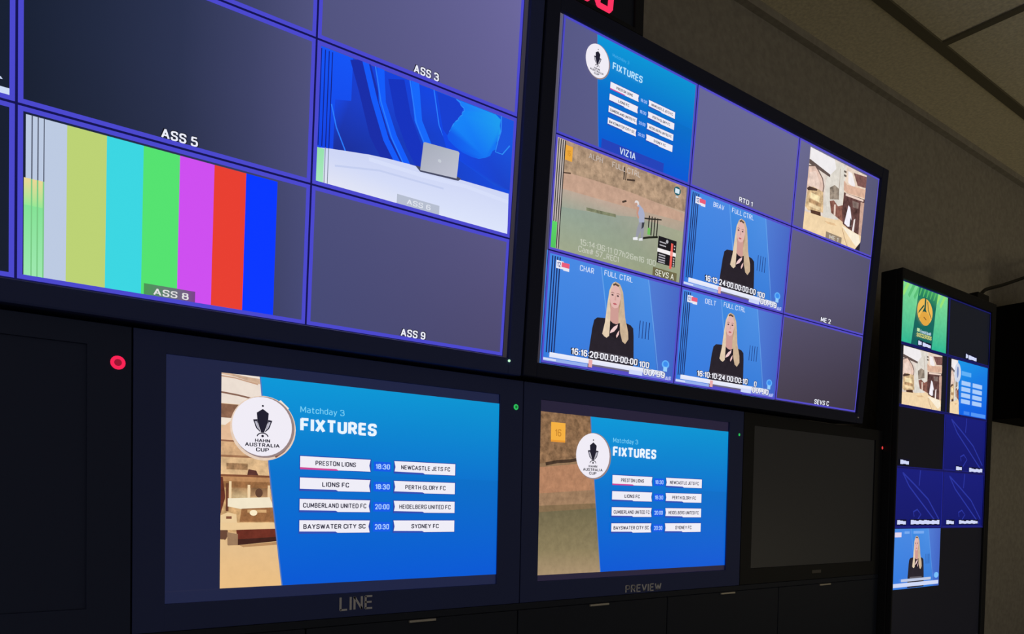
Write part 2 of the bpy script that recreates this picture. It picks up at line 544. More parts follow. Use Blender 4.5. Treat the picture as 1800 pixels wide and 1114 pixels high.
def street_detail(p):
    """left strip of the same street at large size; u runs over the whole 16:9 picture"""
    B_ = lambda v0, v1, q, g=0.15, u0=0.0, u1=0.33: p.rect(u0, u1, v0, v1, q, grain=g)
    p.rect(0, 0.34, 0, 1, (226, 196, 160), (228, 186, 130), grain=0.2)
    B_(0, 0.14, (236, 222, 210), 0.06)
    p.poly([(0.10, 0), (0.34, 0), (0.34, 0.055), (0.221, 0.034), (0.165, 0.012)], (214, 180, 152), grain=0.35)
    p.poly([(0.16, 0), (0.34, 0), (0.34, 0.02), (0.20, 0.008)], (240, 228, 216))
    p.line([(0.10, 0.012), (0.165, 0.018), (0.225, 0.038)], 0.006, (196, 156, 130))
    p.line([(0.0, 0.070), (0.128, 0.089), (0.174, 0.097), (0.25, 0.118)], 0.008, (134, 98, 82))
    B_(0.142, 0.208, (140, 100, 78), 0.5, 0.0, 0.19)
    B_(0.206, 0.24, (242, 228, 212), 0.05, 0.0, 0.19)
    p.poly([(0.0, 0.34), (0.128, 0.262), (0.165, 0.205), (0.20, 0.25), (0.25, 0.32), (0.0, 0.33)], (230, 188, 152), grain=0.12)
    B_(0.308, 0.316, (150, 104, 78), 0.2)
    B_(0.316, 0.381, (212, 170, 128), 0.5)
    B_(0.378, 0.388, (158, 112, 80), 0.3)
    B_(0.388, 0.47, (222, 184, 138), 0.45)
    B_(0.415, 0.445, (170, 130, 92), 0.8, 0.146, 0.20)
    p.poly([(0.202, 0.441), (0.222, 0.446), (0.228, 0.468), (0.199, 0.468)], (88, 50, 44), grain=0.4)
    # the parked buggy under its canopy
    B_(0.468, 0.478, (128, 78, 52), 0.3)
    B_(0.478, 0.500, (190, 138, 92), 0.35)
    B_(0.500, 0.532, (164, 114, 72), 0.6)
    B_(0.53, 0.74, (206, 164, 114), 0.65)
    p.poly([(0.128, 0.481), (0.137, 0.481), (0.144, 0.574), (0.131, 0.66), (0.128, 0.66)], (104, 50, 38), grain=0.5)
    p.rect(0.145, 0.152, 0.51, 0.64, (112, 66, 46), grain=0.4)
    p.rect(0.153, 0.159, 0.50, 0.60, (240, 212, 168))
    p.rect(0.160, 0.199, 0.529, 0.577, (168, 128, 88), (206, 180, 136), grain=0.5)
    p.rect(0.208, 0.252, 0.529, 0.570, (142, 104, 70), (176, 136, 98), grain=0.5)
    p.rect(0.200, 0.207, 0.515, 0.585, (242, 214, 172))
    p.rect(0.253, 0.259, 0.515, 0.585, (236, 204, 160))
    p.ell(0.230, 0.552, 0.010, 0.022, (96, 66, 50), n=12)
    p.poly([(0.150, 0.580), (0.258, 0.572), (0.270, 0.620), (0.185, 0.630), (0.150, 0.618)], (242, 230, 202), grain=0.05)
    p.poly([(0.185, 0.628), (0.270, 0.620), (0.272, 0.69), (0.180, 0.69)], (156, 106, 66), grain=0.6)
    p.rect(0.200, 0.250, 0.632, 0.646, (214, 170, 118), grain=0.3)
    p.ell(0.216, 0.647, 0.010, 0.014, (252, 236, 200), n=12)
    p.poly([(0.132, 0.66), (0.15, 0.645), (0.172, 0.655), (0.174, 0.70), (0.132, 0.71)], (236, 204, 156), grain=0.08)
    p.rect(0.146, 0.160, 0.664, 0.676, (130, 80, 58))
    p.ell(0.139, 0.742, 0.012, 0.036, (104, 70, 54), n=16)
    p.rect(0.128, 0.30, 0.694, 0.728, (236, 202, 152), grain=0.06)
    p.poly([(0.172, 0.728), (0.275, 0.723), (0.29, 0.782), (0.176, 0.80)], (108, 46, 34), grain=0.35)
    p.poly([(0.176, 0.772), (0.29, 0.762), (0.29, 0.782), (0.176, 0.80)], (66, 34, 28), grain=0.3)
    p.poly([(0.149, 0.738), (0.176, 0.747), (0.176, 0.80), (0.150, 0.80)], (156, 122, 92), grain=0.2)
    p.poly([(0.0, 0.76), (0.142, 0.772), (0.153, 0.806), (0.275, 0.788), (0.34, 0.78), (0.34, 1), (0.0, 1)],
           [(228, 190, 140)] * 5 + [(234, 190, 132)] * 2, grain=0.05)
    p.poly([(0.18, 0.80), (0.29, 0.785), (0.29, 0.80), (0.19, 0.81)], (186, 142, 98), grain=0.2)


def emblem_ring(p):
    """the round cut-out of street picture that shows as a crescent to the right of the emblem"""
    p.ell(0.2405, 0.243, 0.0865, 0.1535, (232, 208, 188), n=44, grain=0.2)
    p.poly([(0.30, 0.178), (0.318, 0.188), (0.323, 0.237), (0.306, 0.238)], (112, 82, 74), grain=0.4)
    p.poly([(0.285, 0.102), (0.308, 0.138), (0.300, 0.150), (0.270, 0.118)], (242, 228, 214))
    p.line([(0.262, 0.118), (0.285, 0.140), (0.305, 0.150)], 0.006, (150, 110, 96))
    p.poly([(0.299, 0.320), (0.311, 0.318), (0.296, 0.352), (0.274, 0.381), (0.268, 0.372), (0.286, 0.348)], (146, 96, 74), grain=0.5)


def golf_ground(p):
    p.rect(0, 1, 0, 1, (150, 120, 94), (150, 120, 94), grain=0.5)
    p.rect(0, 1, 0.36, 0.62, (172, 138, 112), (160, 140, 108), grain=0.2)
    p.rect(0, 1, 0.62, 1, (138, 126, 88), (150, 136, 98), grain=0.2)


def cup_emblem(p, cu, cv, r, big=True):
    a = 9 / 16.0
    E = lambda q, x0, y0, x1, y1: q
    p.ell(cu + r * 0.03, cv + r * 0.02, r * a * 1.04, r * 1.04, (150, 130, 130), n=40)
    p.ell(cu, cv, r * a, r, (240, 236, 246), n=40)
    X = lambda x: cu + x * r * a
    Y = lambda y: cv + y * r
    ink = (30, 28, 46)
    p.ell(X(0), Y(-0.70), 0.035 * r * a, 0.035 * r, ink, n=10)
    p.poly([(X(0), Y(-0.60)), (X(0.20), Y(-0.46)), (X(0.17), Y(-0.14)), (X(0.05), Y(0.20)), (X(-0.05), Y(0.20)),
            (X(-0.17), Y(-0.14)), (X(-0.20), Y(-0.46))], ink)
    for s in (-1, 1):
        p.poly([(X(s * 0.18), Y(-0.24)), (X(s * 0.32), Y(-0.22)), (X(s * 0.22), Y(0.06)), (X(s * 0.07), Y(0.20)),
                (X(s * 0.11), Y(0.08)), (X(s * 0.17), Y(-0.10))], ink)
        p.poly([(X(s * 0.20), Y(-0.17)), (X(s * 0.265), Y(-0.17)), (X(s * 0.19), Y(0.03)), (X(s * 0.11), Y(0.13))], (190, 188, 204))
    p.line([(X(0.18 * math.cos(t)), Y(0.34 - 0.12 * math.sin(t))) for t in [i * math.pi / 10 for i in range(11)]], 0.035 * r, ink)
    p.ell(X(0), Y(0.32), 0.045 * r * a, 0.045 * r, ink, n=10)
    p.text('HAHN', X(-0.25), X(0.25), Y(0.42), Y(0.53), ink, 0.045)
    p.text('AUSTRALIA', X(-0.58), X(0.58), Y(0.56), Y(0.69), ink, 0.045)
    p.text('CUP', X(-0.22), X(0.22), Y(0.72), Y(0.85), ink, 0.045)


ROWS = [('PRESTON LIONS', 0.12, '18:30', 'NEWCASTLE JETS FC', 0.17),
        ('LIONS FC', 0.08, '18:30', 'PERTH GLORY FC', 0.14),
        ('CUMBERLAND UNITED FC', 0.188, '20:00', 'HEIDELBERG UNITED FC', 0.178),
        ('BAYSWATER CITY SC', 0.185, '20:30', 'SYDNEY FC', 0.095)]


def blue_board(p, x=1.0):
    """the blue half of the fixtures graphic"""
    top, mid, low = (4, 152, 216), (0, 114, 206), (0, 88, 213)
    e = lambda v: 0.230 + 0.0575 * v + 0.0065 * v * v
    for a, b, c1, c2 in ((0, 0.45, top, mid), (0.45, 1, mid, low)):
        p.poly([(e(a), a), (x, a), (x, b), (e(b), b)],
               [c1, tuple(int(q * 0.97) for q in c1), c2, c2], up=1 if a == 0 else 0)
    p.line([(e(t / 8), t / 8) for t in range(9)], 0.006, (80, 120, 190))


def card(p, u0, u1, v0, v1, s, w, left):
    a = 0.006
    ww = (239, 237, 247)
    red = (206, 70, 150)
    h = v1 - v0
    p.rect(u0 - 0.002, u1 + 0.002, v0 - 0.004, v1 + 0.003, (40, 70, 170))
    if left:
        p.poly([(u0, v0), (u1, v0 + 0.001), (u1 - 0.004, v0 + h * 0.5), (u1, v1), (u0, v1)], ww)
        p.poly([(u0, v1 - 0.008), (u0 + (u1 - u0) * 0.5, v1 - 0.006), (u0 + (u1 - u0) * 0.54, v1 + 0.002), (u0, v1 + 0.002)], red if s.startswith('PRES') else (52, 78, 178))
    else:
        p.poly([(u0, v0), (u1, v0), (u1, v1), (u0, v1), (u0 + 0.004, v0 + h * 0.5)], ww)
        p.poly([(u0, v1 - 0.008), (u0 + (u1 - u0) * 0.46, v1 - 0.006), (u0 + (u1 - u0) * 0.5, v1 + 0.002), (u0, v1 + 0.002)], (52, 78, 178))
    c = (u0 + u1) / 2 - (0.001 if left else -0.002)
    p.text(s, c - w / 2, c + w / 2, v0 + h * 0.30, v0 + h * 0.68, (42, 40, 62), 0.042)


def card_spots():
    for i, (l, lw, t, r, rw) in enumerate(ROWS):
        v0 = 0.366 + 0.1055 * i
        yield (0.339, 0.548, v0, v0 + 0.063, l, lw, True)
        yield (0.624, 0.835, v0 + 0.001, v0 + 0.064, r, rw, False)


def presenter(p, dx=0.0, dy=0.0, turn=0.0):
    """a blonde woman in a black top against a blue studio wall"""
    p.rect(0, 1, 0, 1, [(70, 138, 228), (78, 134, 222), (66, 110, 200), (48, 122, 222)])
    p.poly([(0.37, 0), (0.73, 0), (0.87, 1), (0.52, 1)], [(62, 138, 224), (78, 144, 228), (52, 122, 216), (48, 120, 216)])
    p.line([(0.37, 0.0), (0.52, 1.0)], 0.014, (96, 158, 232))
    p.line([(0.73, 0.0), (0.745, 0.09), (0.87, 0.90)], 0.012, (100, 160, 232))
    p.poly([(0.74, 0.0), (1, 0), (1, 1), (0.885, 1)], [(80, 124, 212), (72, 104, 196), (62, 100, 194), (64, 108, 204)])
    X = lambda x: x + dx
    Y = lambda y: y + dy
    P = lambda pts: [(X(a), Y(b)) for a, b in pts]
    skin, skin2 = (226, 182, 176), (206, 156, 148)
    hair, hair2, hair3 = (206, 180, 150), (176, 146, 114), (228, 206, 178)
    # hair behind
    p.poly(P([(0.485, 0.125), (0.510, 0.130), (0.540, 0.185), (0.556, 0.30), (0.570, 0.44), (0.600, 0.56), (0.600, 0.66),
              (0.42, 0.64), (0.428, 0.52), (0.436, 0.34), (0.443, 0.22), (0.460, 0.150)]), hair2, grain=0.25)
    # body
    p.poly(P([(0.452, 0.480), (0.372, 0.492), (0.350, 0.520), (0.340, 0.60), (0.328, 0.80), (0.326, 0.99), (0.668, 0.99),
              (0.664, 0.80), (0.652, 0.60), (0.644, 0.525), (0.622, 0.500), (0.560, 0.480)]), (38, 32, 42), grain=0.2)
    # neck and face
    p.poly(P([(0.462, 0.34), (0.522, 0.34), (0.526, 0.47), (0.548, 0.50), (0.505, 0.535), (0.462, 0.50), (0.458, 0.47)]), skin2)
    p.poly(P([(0.480, 0.155), (0.508, 0.158), (0.528, 0.200), (0.531, 0.270), (0.524, 0.330), (0.508, 0.375), (0.490, 0.388),
              (0.470, 0.372), (0.455, 0.325), (0.448, 0.265), (0.451, 0.200), (0.463, 0.165)]), skin)
    f = turn
    for ex in (0.469 + f, 0.509 + f):
        p.ell(X(ex), Y(0.252), 0.0085, 0.0085, (92, 70, 72), n=12)
        p.line(P([(ex - 0.011, 0.234), (ex, 0.228), (ex + 0.011, 0.233)]), 0.006, (150, 112, 100))
    p.poly(P([(0.489 + f, 0.255), (0.494 + f, 0.255), (0.499 + f, 0.298), (0.485 + f, 0.298)]), (212, 164, 156))
    p.ell(X(0.491 + f), Y(0.332), 0.014, 0.0085, (190, 96, 104), n=14)
    p.poly(P([(0.455, 0.325), (0.470, 0.372), (0.490, 0.388), (0.508, 0.375), (0.524, 0.330), (0.512, 0.362), (0.490, 0.374), (0.470, 0.360)]), skin2)
    # the parted hair in front
    p.poly(P([(0.485, 0.122), (0.466, 0.140), (0.445, 0.21), (0.436, 0.33), (0.428, 0.52), (0.414, 0.635), (0.430, 0.655),
              (0.448, 0.665), (0.466, 0.640), (0.465, 0.52), (0.461, 0.40), (0.450, 0.30), (0.453, 0.215), (0.470, 0.165)]), hair3, grain=0.2)
    p.poly(P([(0.482, 0.122), (0.520, 0.140), (0.545, 0.205), (0.560, 0.31), (0.575, 0.44), (0.606, 0.57), (0.612, 0.64),
              (0.590, 0.690), (0.566, 0.670), (0.548, 0.60), (0.528, 0.50), (0.523, 0.42), (0.532, 0.32), (0.530, 0.225), (0.510, 0.168)]), hair, grain=0.2)
    p.poly(P([(0.466, 0.148), (0.486, 0.138), (0.515, 0.150), (0.506, 0.166), (0.486, 0.156), (0.470, 0.166)]), (92, 70, 58))
    # black collar and the two leaf shaped cut-outs
    p.poly(P([(0.464, 0.495), (0.486, 0.515), (0.512, 0.520), (0.538, 0.500), (0.546, 0.62), (0.520, 0.66), (0.466, 0.63)]), (32, 24, 34))
    p.poly(P([(0.524, 0.518), (0.520, 0.552), (0.500, 0.592), (0.468, 0.618), (0.474, 0.588), (0.494, 0.550)]), (242, 206, 206))
    p.poly(P([(0.537, 0.572), (0.537, 0.612), (0.522, 0.648), (0.517, 0.628), (0.525, 0.598)]), (238, 196, 194))
    # desk edge in front
    p.rect(X(0.368), X(0.620), 0.808, 0.852, (92, 86, 94))
    p.rect(0.690, 0.695, 0.435, 0.605, (22, 42, 110))
    for i in range(1, 4):
        p.rect(0.690 + 0.025 * i, 0.6955 + 0.025 * i, 0.435, 0.605, (22, 42, 110), up=0)


def presenter_overlay(par, R, call, tc, num, cnt):
    m = Pic(*R)
    m.layer = 110
    for i in range(4):
        u = 0.030 + 0.0165 * i
        m.rect(u, u + 0.0075, 0.04, 0.90, (22, 36, 92), up=0)
    m.build('level_meter', 'caption', par)
    g = Pic(*R)
    g.layer = 110
    g.rect(0.060, 0.108, 0.070, 0.140, (236, 236, 246))
    g.rect(0.095, 0.148, 0.078, 0.120, (232, 92, 122))
    g.rect(0.108, 0.148, 0.120, 0.148, (232, 232, 244), up=0)
    g.text('12', 0.066, 0.090, 0.082, 0.125, (70, 80, 150), 0.03)
    g.build('channel_badge', 'caption', par)
    c = Pic(*R)
    c.layer = 112
    c.text(call, 0.219, 0.318, 0.058, 0.110, (214, 226, 250), 0.015)
    c.build('caption', 'caption', par)
    c = Pic(*R)
    c.layer = 112
    c.text('FULL CTRL', 0.392, 0.604, 0.044, 0.096, (214, 226, 250), 0.015)
    c.build('caption', 'caption', par)
    s = Pic(*R)
    s.layer = 110
    s.rect(0.055, 0.905, 0.893, 0.938, (236, 238, 250), (222, 228, 250))
    s.rect(0.014, 0.32, 0.944, 0.975, (150, 176, 236))
    s.rect(0.014, 0.10, 0.950, 0.966, (214, 222, 248))
    s.rect(0.345, 0.63, 0.938, 0.955, (110, 104, 128))
    s.rect(0.345, 0.63, 0.956, 0.976, (84, 76, 196))
    s.rect(0.63, 0.735, 0.930, 0.972, (206, 216, 250))
    s.rect(0.735, 0.975, 0.94, 0.974, (120, 130, 226))
    s.rect(0.325, 0.352, 0.900, 0.970, (232, 170, 170))
    s.text(cnt, 0.745, 0.920, 0.900, 0.958, (240, 242, 250), 0.04, outline=(120, 124, 150))
    s.text('AF', 0.925, 0.975, 0.935, 0.980, (190, 204, 240), 0.02)
    s.build('progress_bar', 'caption', par)
    t = Pic(*R)
    t.layer = 118
    t.text(tc, 0.200, 0.690, 0.818, 0.880, (240, 240, 248), 0.05, outline=(34, 34, 52))
    t.build('timecode', 'caption', par)
    t = Pic(*R)
    t.layer = 118
    t.text(num, 0.786 - 0.027 * len(num), 0.786, 0.828, 0.888, (240, 240, 248), 0.05, outline=(34, 34, 52))
    t.build('frame_count', 'caption', par)
    b = Pic(*R)
    b.layer = 112
    b.ell(0.920, 0.818, 0.031, 0.042, (96, 176, 250))
    b.rect(0.904, 0.936, 0.845, 0.890, (150, 206, 252))
    b.ell(0.920, 0.815, 0.020, 0.026, (60, 140, 240), up=1)
    b.build('station_bug', 'caption', par)


# ------------------------------------------------------------------ big multiview monitors
TILT = 0.0749
TW, TH = 1.21 * S, 0.6806 * S


def multiview(label, x, z_top, y_top, ncol, nrow, w, h, tilt, bez, depth, lip=(0, 0), skin='casing'):
    """root at the middle of the lower edge of the picture; returns root and a tile rectangle function"""
    root = thing('multiview_monitor', label, 'monitor',
                 (x + w / 2, y_top + h * math.sin(tilt), z_top - h * math.cos(tilt)), tilt)
    bl, br, bt, bb = bez
    ll, lr = lip
    from_bm('casing', frame_bm(-w / 2 - bl, w / 2 + br, -bb, h + bt, -w / 2 - ll, w / 2 + lr, 0 - 0.001, h + 0.001,
                               -0.004, 0.012, depth), MAT[skin], root)
    pan = Pic(-w / 2 - ll, w / 2 + lr, h + 0.001, -0.001, 0.0035)
    pan.rect(0, 1, 0, 1, (96, 92, 108) if ll else (58, 55, 68), (52, 48, 56))  # grey panel glow painted as a gradient, brighter at the top
    pan.build('display_panel', 'picture', root)

    def rect_of(c, r):
        return (-w / 2 + w * c / ncol, -w / 2 + w * (c + 1) / ncol, h - h * r / nrow, h - h * (r + 1) / nrow, 0.003)
    yw = WALL_Y - y_top - h / 2 * math.sin(tilt)
    from_bm('wall_bracket', box(bmesh.new(), -0.12, 0.12, depth - 0.002, yw - 0.012, h / 2 - 0.10, h / 2 + 0.10, 0.004), MAT['rack'], root)
    return root, rect_of


# black level of the panels, viewing-angle glow painted into each blank window's emission
ANGLE_GLOW = {'A': ([0, 1, 1.5, 2, 3], [[(18, 28, 38), (20, 30, 50), (42, 51, 82), (84, 86, 130), (108, 104, 158)],
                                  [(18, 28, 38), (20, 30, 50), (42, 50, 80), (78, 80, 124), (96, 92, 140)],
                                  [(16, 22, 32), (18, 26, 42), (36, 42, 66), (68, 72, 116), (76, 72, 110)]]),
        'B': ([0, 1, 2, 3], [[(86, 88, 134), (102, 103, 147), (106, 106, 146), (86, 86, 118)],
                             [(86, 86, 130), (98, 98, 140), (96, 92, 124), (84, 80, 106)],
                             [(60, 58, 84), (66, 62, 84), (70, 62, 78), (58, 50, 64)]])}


def angle_glow(which, u, v):
    us, rows = ANGLE_GLOW[which]
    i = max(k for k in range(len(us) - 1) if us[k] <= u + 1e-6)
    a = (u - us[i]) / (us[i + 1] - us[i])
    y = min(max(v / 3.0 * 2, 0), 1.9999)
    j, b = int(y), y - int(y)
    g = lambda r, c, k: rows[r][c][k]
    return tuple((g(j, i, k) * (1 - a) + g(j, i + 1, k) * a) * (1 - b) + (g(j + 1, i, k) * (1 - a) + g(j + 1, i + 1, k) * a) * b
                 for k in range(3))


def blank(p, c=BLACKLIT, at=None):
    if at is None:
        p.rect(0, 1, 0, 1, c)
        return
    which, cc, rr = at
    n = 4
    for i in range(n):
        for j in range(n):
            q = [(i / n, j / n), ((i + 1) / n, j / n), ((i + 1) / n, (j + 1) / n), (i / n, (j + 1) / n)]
            p.poly(q, [angle_glow(which, cc + a, rr + b) for a, b in q], up=1 if i + j == 0 else 0)


def caption(par, R, s, u0, u1, v0, v1, c=WHITE, outline=(14, 14, 22), bold=0.045, plate=None):
    p = Pic(*R)
    p.layer = 120
    if plate:
        p.rect(*plate)
    p.text(s, u0, u1, v0, v1, c, bold, outline=outline)
    return p.build('caption', 'caption', par)


def tile_border(par, R, c=BORDER, e=0.007, t=0.027):
    p = Pic(*R)
    p.layer = 126
    p.border(0.0, e, (14, 14, 80))
    p.border(e, t, c)
    return p.build('border', 'caption', par)


# ---- the left monitor: nine windows, colour bars and a laptop on a desk
XA, ZA, YA = -0.3416 * S, EYE + 0.9631 * S, 1.1703 * S
lft, A = multiview('large wall monitor at upper left with colour bars and a laptop picture among its windows',
                   XA, ZA, YA, 3, 3, TW, TH, TILT, (0.04, 0.038, 0.028, 0.028), 0.075, (0, 0.010))
names = {(0, 0): 'ASS 1', (1, 0): 'ASS 2', (2, 0): 'ASS 3', (0, 1): 'ASS 4', (1, 1): 'ASS 5', (2, 1): 'ASS 6', (0, 2): 'ASS 7',
         (1, 2): 'ASS 8', (2, 2): 'ASS 9'}
for r in range(3):
    for c in range(3):
        R = A(c, r)
        p = Pic(*R)
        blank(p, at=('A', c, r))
        if (c, r) == (1, 2):
            u = [0.027, 0.145, 0.265, 0.382, 0.504, 0.626, 0.744, 0.866]
            cs = [(188, 202, 226), (188, 210, 116), (58, 214, 226), (84, 226, 112), (206, 78, 240), (232, 62, 48), (0, 54, 255)]
            for a, b, q in zip(u, u[1:], cs):
                p.rect(a, b, 0.042, 0.982, q, up=1 if a < 0.03 else 0)
        if (c, r) == (2, 1):
            p.rect(0.008, 0.986, 0.03, 0.99, (16, 84, 246), (16, 60, 222))
            p.poly([(0.16, 0.03), (0.985, 0.03), (0.985, 0.70), (0.09, 0.72), (0.09, 0.36), (0.16, 0.33)],
                   [(18, 62, 214), (10, 76, 240), (20, 74, 220), (24, 44, 150), (20, 70, 226), (24, 60, 196)])
            for q0, q1, ww in ((((0.19, 0.02), (0.235, 0.22), (0.29, 0.50), (0.385, 0.72)), (22, 44, 168), 0.16),
                               (((0.36, 0.06), (0.40, 0.30), (0.46, 0.50), (0.53, 0.66)), (18, 50, 190), 0.14),
                               (((0.285, 0.02), (0.30, 0.26), (0.36, 0.48), (0.44, 0.68)), (14, 92, 252), 0.06),
                               (((0.45, 0.02), (0.475, 0.30), (0.53, 0.46)), (18, 104, 252), 0.07),
                               (((0.215, 0.02), (0.262, 0.26), (0.325, 0.52), (0.41, 0.72)), (16, 90, 250), 0.05)):
                p.line(list(q0), ww, q1)
            for q0 in (((0.26, 0.02), (0.293, 0.26), (0.35, 0.49), (0.43, 0.70)), ((0.425, 0.03), (0.465, 0.32), (0.51, 0.45)),
                       ((0.545, 0.03), (0.58, 0.28), (0.63, 0.42)), ((0.075, 0.40), (0.10, 0.55), (0.145, 0.70))):
                p.line(list(q0), 0.010, (40, 124, 255))
            p.poly([(0.56, 0.03), (0.985, 0.03), (0.985, 0.60), (0.90, 0.60), (0.63, 0.46), (0.585, 0.28)],
                   [(16, 74, 232), (20, 90, 232), (24, 66, 200), (22, 80, 214), (14, 70, 230), (14, 66, 226)])
            p.poly([(0.662, 0.035), (0.684, 0.050), (0.688, 0.072), (0.704, 0.080), (0.706, 0.105), (0.694, 0.118), (0.697, 0.140),
                    (0.680, 0.160), (0.676, 0.190), (0.655, 0.215), (0.652, 0.240), (0.640, 0.265), (0.634, 0.300), (0.624, 0.334),
                    (0.632, 0.366), (0.668, 0.400), (0.710, 0.425), (0.76, 0.435), (0.80, 0.43), (0.835, 0.405), (0.862, 0.375),
                    (0.874, 0.33), (0.890, 0.31), (0.893, 0.25), (0.906, 0.225), (0.903, 0.19), (0.914, 0.16), (0.906, 0.11),
                    (0.910, 0.06), (0.88, 0.035)],
                   [(24, 124, 250)] * 4 + [(18, 132, 248)] * 8 + [(14, 90, 236)] * 6 + [(16, 116, 244)] * 6 + [(26, 156, 240)] * 6)
            p.line([(0.662, 0.035), (0.684, 0.050), (0.688, 0.072), (0.704, 0.080), (0.706, 0.105), (0.694, 0.118), (0.697, 0.140),
                    (0.680, 0.160), (0.676, 0.190), (0.655, 0.215), (0.652, 0.240), (0.640, 0.265), (0.634, 0.300)], 0.007, (50, 150, 250))
            p.poly([(0.560, 0.035), (0.655, 0.035), (0.70, 0.085), (0.693, 0.135), (0.651, 0.233), (0.625, 0.334), (0.60, 0.30)], (20, 62, 208))
            p.poly([(0.912, 0.03), (0.985, 0.03), (0.985, 0.22), (0.945, 0.30), (0.90, 0.33), (0.90, 0.24), (0.915, 0.15)], (24, 84, 222))
            p.line([(0.912, 0.03), (0.915, 0.15), (0.90, 0.24), (0.89, 0.33), (0.93, 0.33), (0.97, 0.24)], 0.010, (44, 140, 246))
            d = [(0.005, 0.735), (0.073, 0.712), (0.16, 0.690), (0.25, 0.668), (0.34, 0.654), (0.44, 0.645), (0.72, 0.640), (0.98, 0.630)]
            p.poly(d + [(0.988, 0.985), (0.008, 0.985)],
                   [(206, 214, 246)] * len(d) + [(222, 230, 252), (228, 230, 244)])
            p.line([(0.25, 0.70), (0.50, 0.70), (0.74, 0.68), (0.98, 0.70)], 0.03, (214, 222, 250))
            p.line([(0.10, 0.82), (0.30, 0.76), (0.62, 0.75)], 0.014, (196, 206, 240))
            p.poly([(0.470, 0.640), (0.497, 0.676), (0.695, 0.655), (0.71, 0.632), (0.69, 0.625)], (70, 74, 100))
            p.poly([(0.506, 0.452), (0.512, 0.444), (0.686, 0.428), (0.693, 0.436), (0.686, 0.640), (0.496, 0.664)],
                   [(166, 172, 186), (166, 172, 186), (180, 186, 198), (180, 186, 198), (192, 194, 210), (178, 182, 196)])
            p.ell(0.592, 0.548, 0.009, 0.013, (198, 204, 214), n=12)
        if (c, r) == (0, 1):
            p.rect(0.30, 0.985, 0.925, 0.978, (206, 220, 246))
            p.poly([(0.90, 0.86), (0.958, 0.872), (0.963, 0.884), (0.90, 0.895)], (206, 220, 246))
        t = p.build('picture_tile', 'picture', lft)
        tile_border(t, R, (74, 72, 206))
        if (c, r) == (1, 2):
            m = Pic(*R)
            m.layer = 90
            m.rect(0.022, 0.078, 0.405, 0.56, (236, 214, 150), (150, 232, 150))
            m.rect(0.022, 0.078, 0.56, 0.984, (132, 226, 150), (158, 232, 176), up=0)
            for u in (0.0425, 0.0595, 0.0765):
                m.rect(u, u + 0.003, 0.042, 0.405, (64, 70, 90))
                m.rect(u - 0.001, u + 0.003, 0.405, 0.984, (120, 200, 132), up=0)
            m.build('level_meter', 'caption', t)
            caption(t, R, 'ASS 8', 0.422, 0.544, 0.916, 0.960, (226, 226, 226), None, 0.03,
                    (0.390, 0.567, 0.896, 0.980, [(72, 150, 84), (122, 64, 140), (122, 64, 140), (72, 150, 84)]))
        elif (c, r) == (2, 1):
            m = Pic(*R)
            m.layer = 90
            for u in (0.021, 0.037, 0.053, 0.067):
                m.rect(u, u + 0.004, 0.05, 0.715, (14, 30, 130))
            for u in (0.053, 0.067):
                m.rect(u, u + 0.003, 0.715, 0.985, (110, 126, 140), up=0)
            m.rect(0.012, 0.050, 0.730, 0.985, (150, 226, 172), (168, 232, 190))
            m.build('level_meter', 'caption', t)
            caption(t, R, 'ASS 6', 0.435, 0.555, 0.912, 0.952, (226, 230, 240), None, 0.02,
                    (0.386, 0.600, 0.896, 0.966, (182, 190, 208)))
        elif c == 0 and r == 1:
            pass
        else:
            caption(t, R, names[c, r], 0.437, 0.563, 0.905, 0.966)
# a pale green standby light in the lower bezel
b = bmesh.new()
bmesh.ops.create_uvsphere(b, u_segments=12, v_segments=8, radius=0.0022)
me = bpy.data.meshes.new('status_light')
b.to_mesh(me)
b.free()


def glow_mat(name, c, k):
    m = bpy.data.materials.new(name)
    m.use_nodes = True
    q = m.node_tree.nodes['Principled BSDF']
    q.inputs['Base Color'].default_value = (0.02, 0.02, 0.02, 1)
    q.inputs['Emission Color'].default_value = (*lin(c), 1)
    q.inputs['Emission Strength'].default_value = k
    m.cycles.emission_sampling = 'NONE'
    return m


MAT['green_white'] = glow_mat('pale_green_light', (200, 255, 210), 1.0)
MAT['green'] = glow_mat('green_light', (40, 190, 90), 1.0)
MAT['green_core'] = glow_mat('deep_green_light', (16, 110, 50), 1.0)
MAT['red'] = glow_mat('red_light', (250, 30, 84), 1.0)
MAT['red_core'] = glow_mat('deep_red_light', (150, 10, 46), 1.0)
MAT['red_small'] = glow_mat('small_red_light', (226, 60, 60), 1.0)
MAT['digit'] = glow_mat('red_led_digit', (255, 48, 96), 1.0)
o = link_mesh('status_light', me, MAT['green_white'], lft)
o.location = (TW / 2 + 0.010, -0.005, -0.006)
o['label'] = 'pale green standby light'

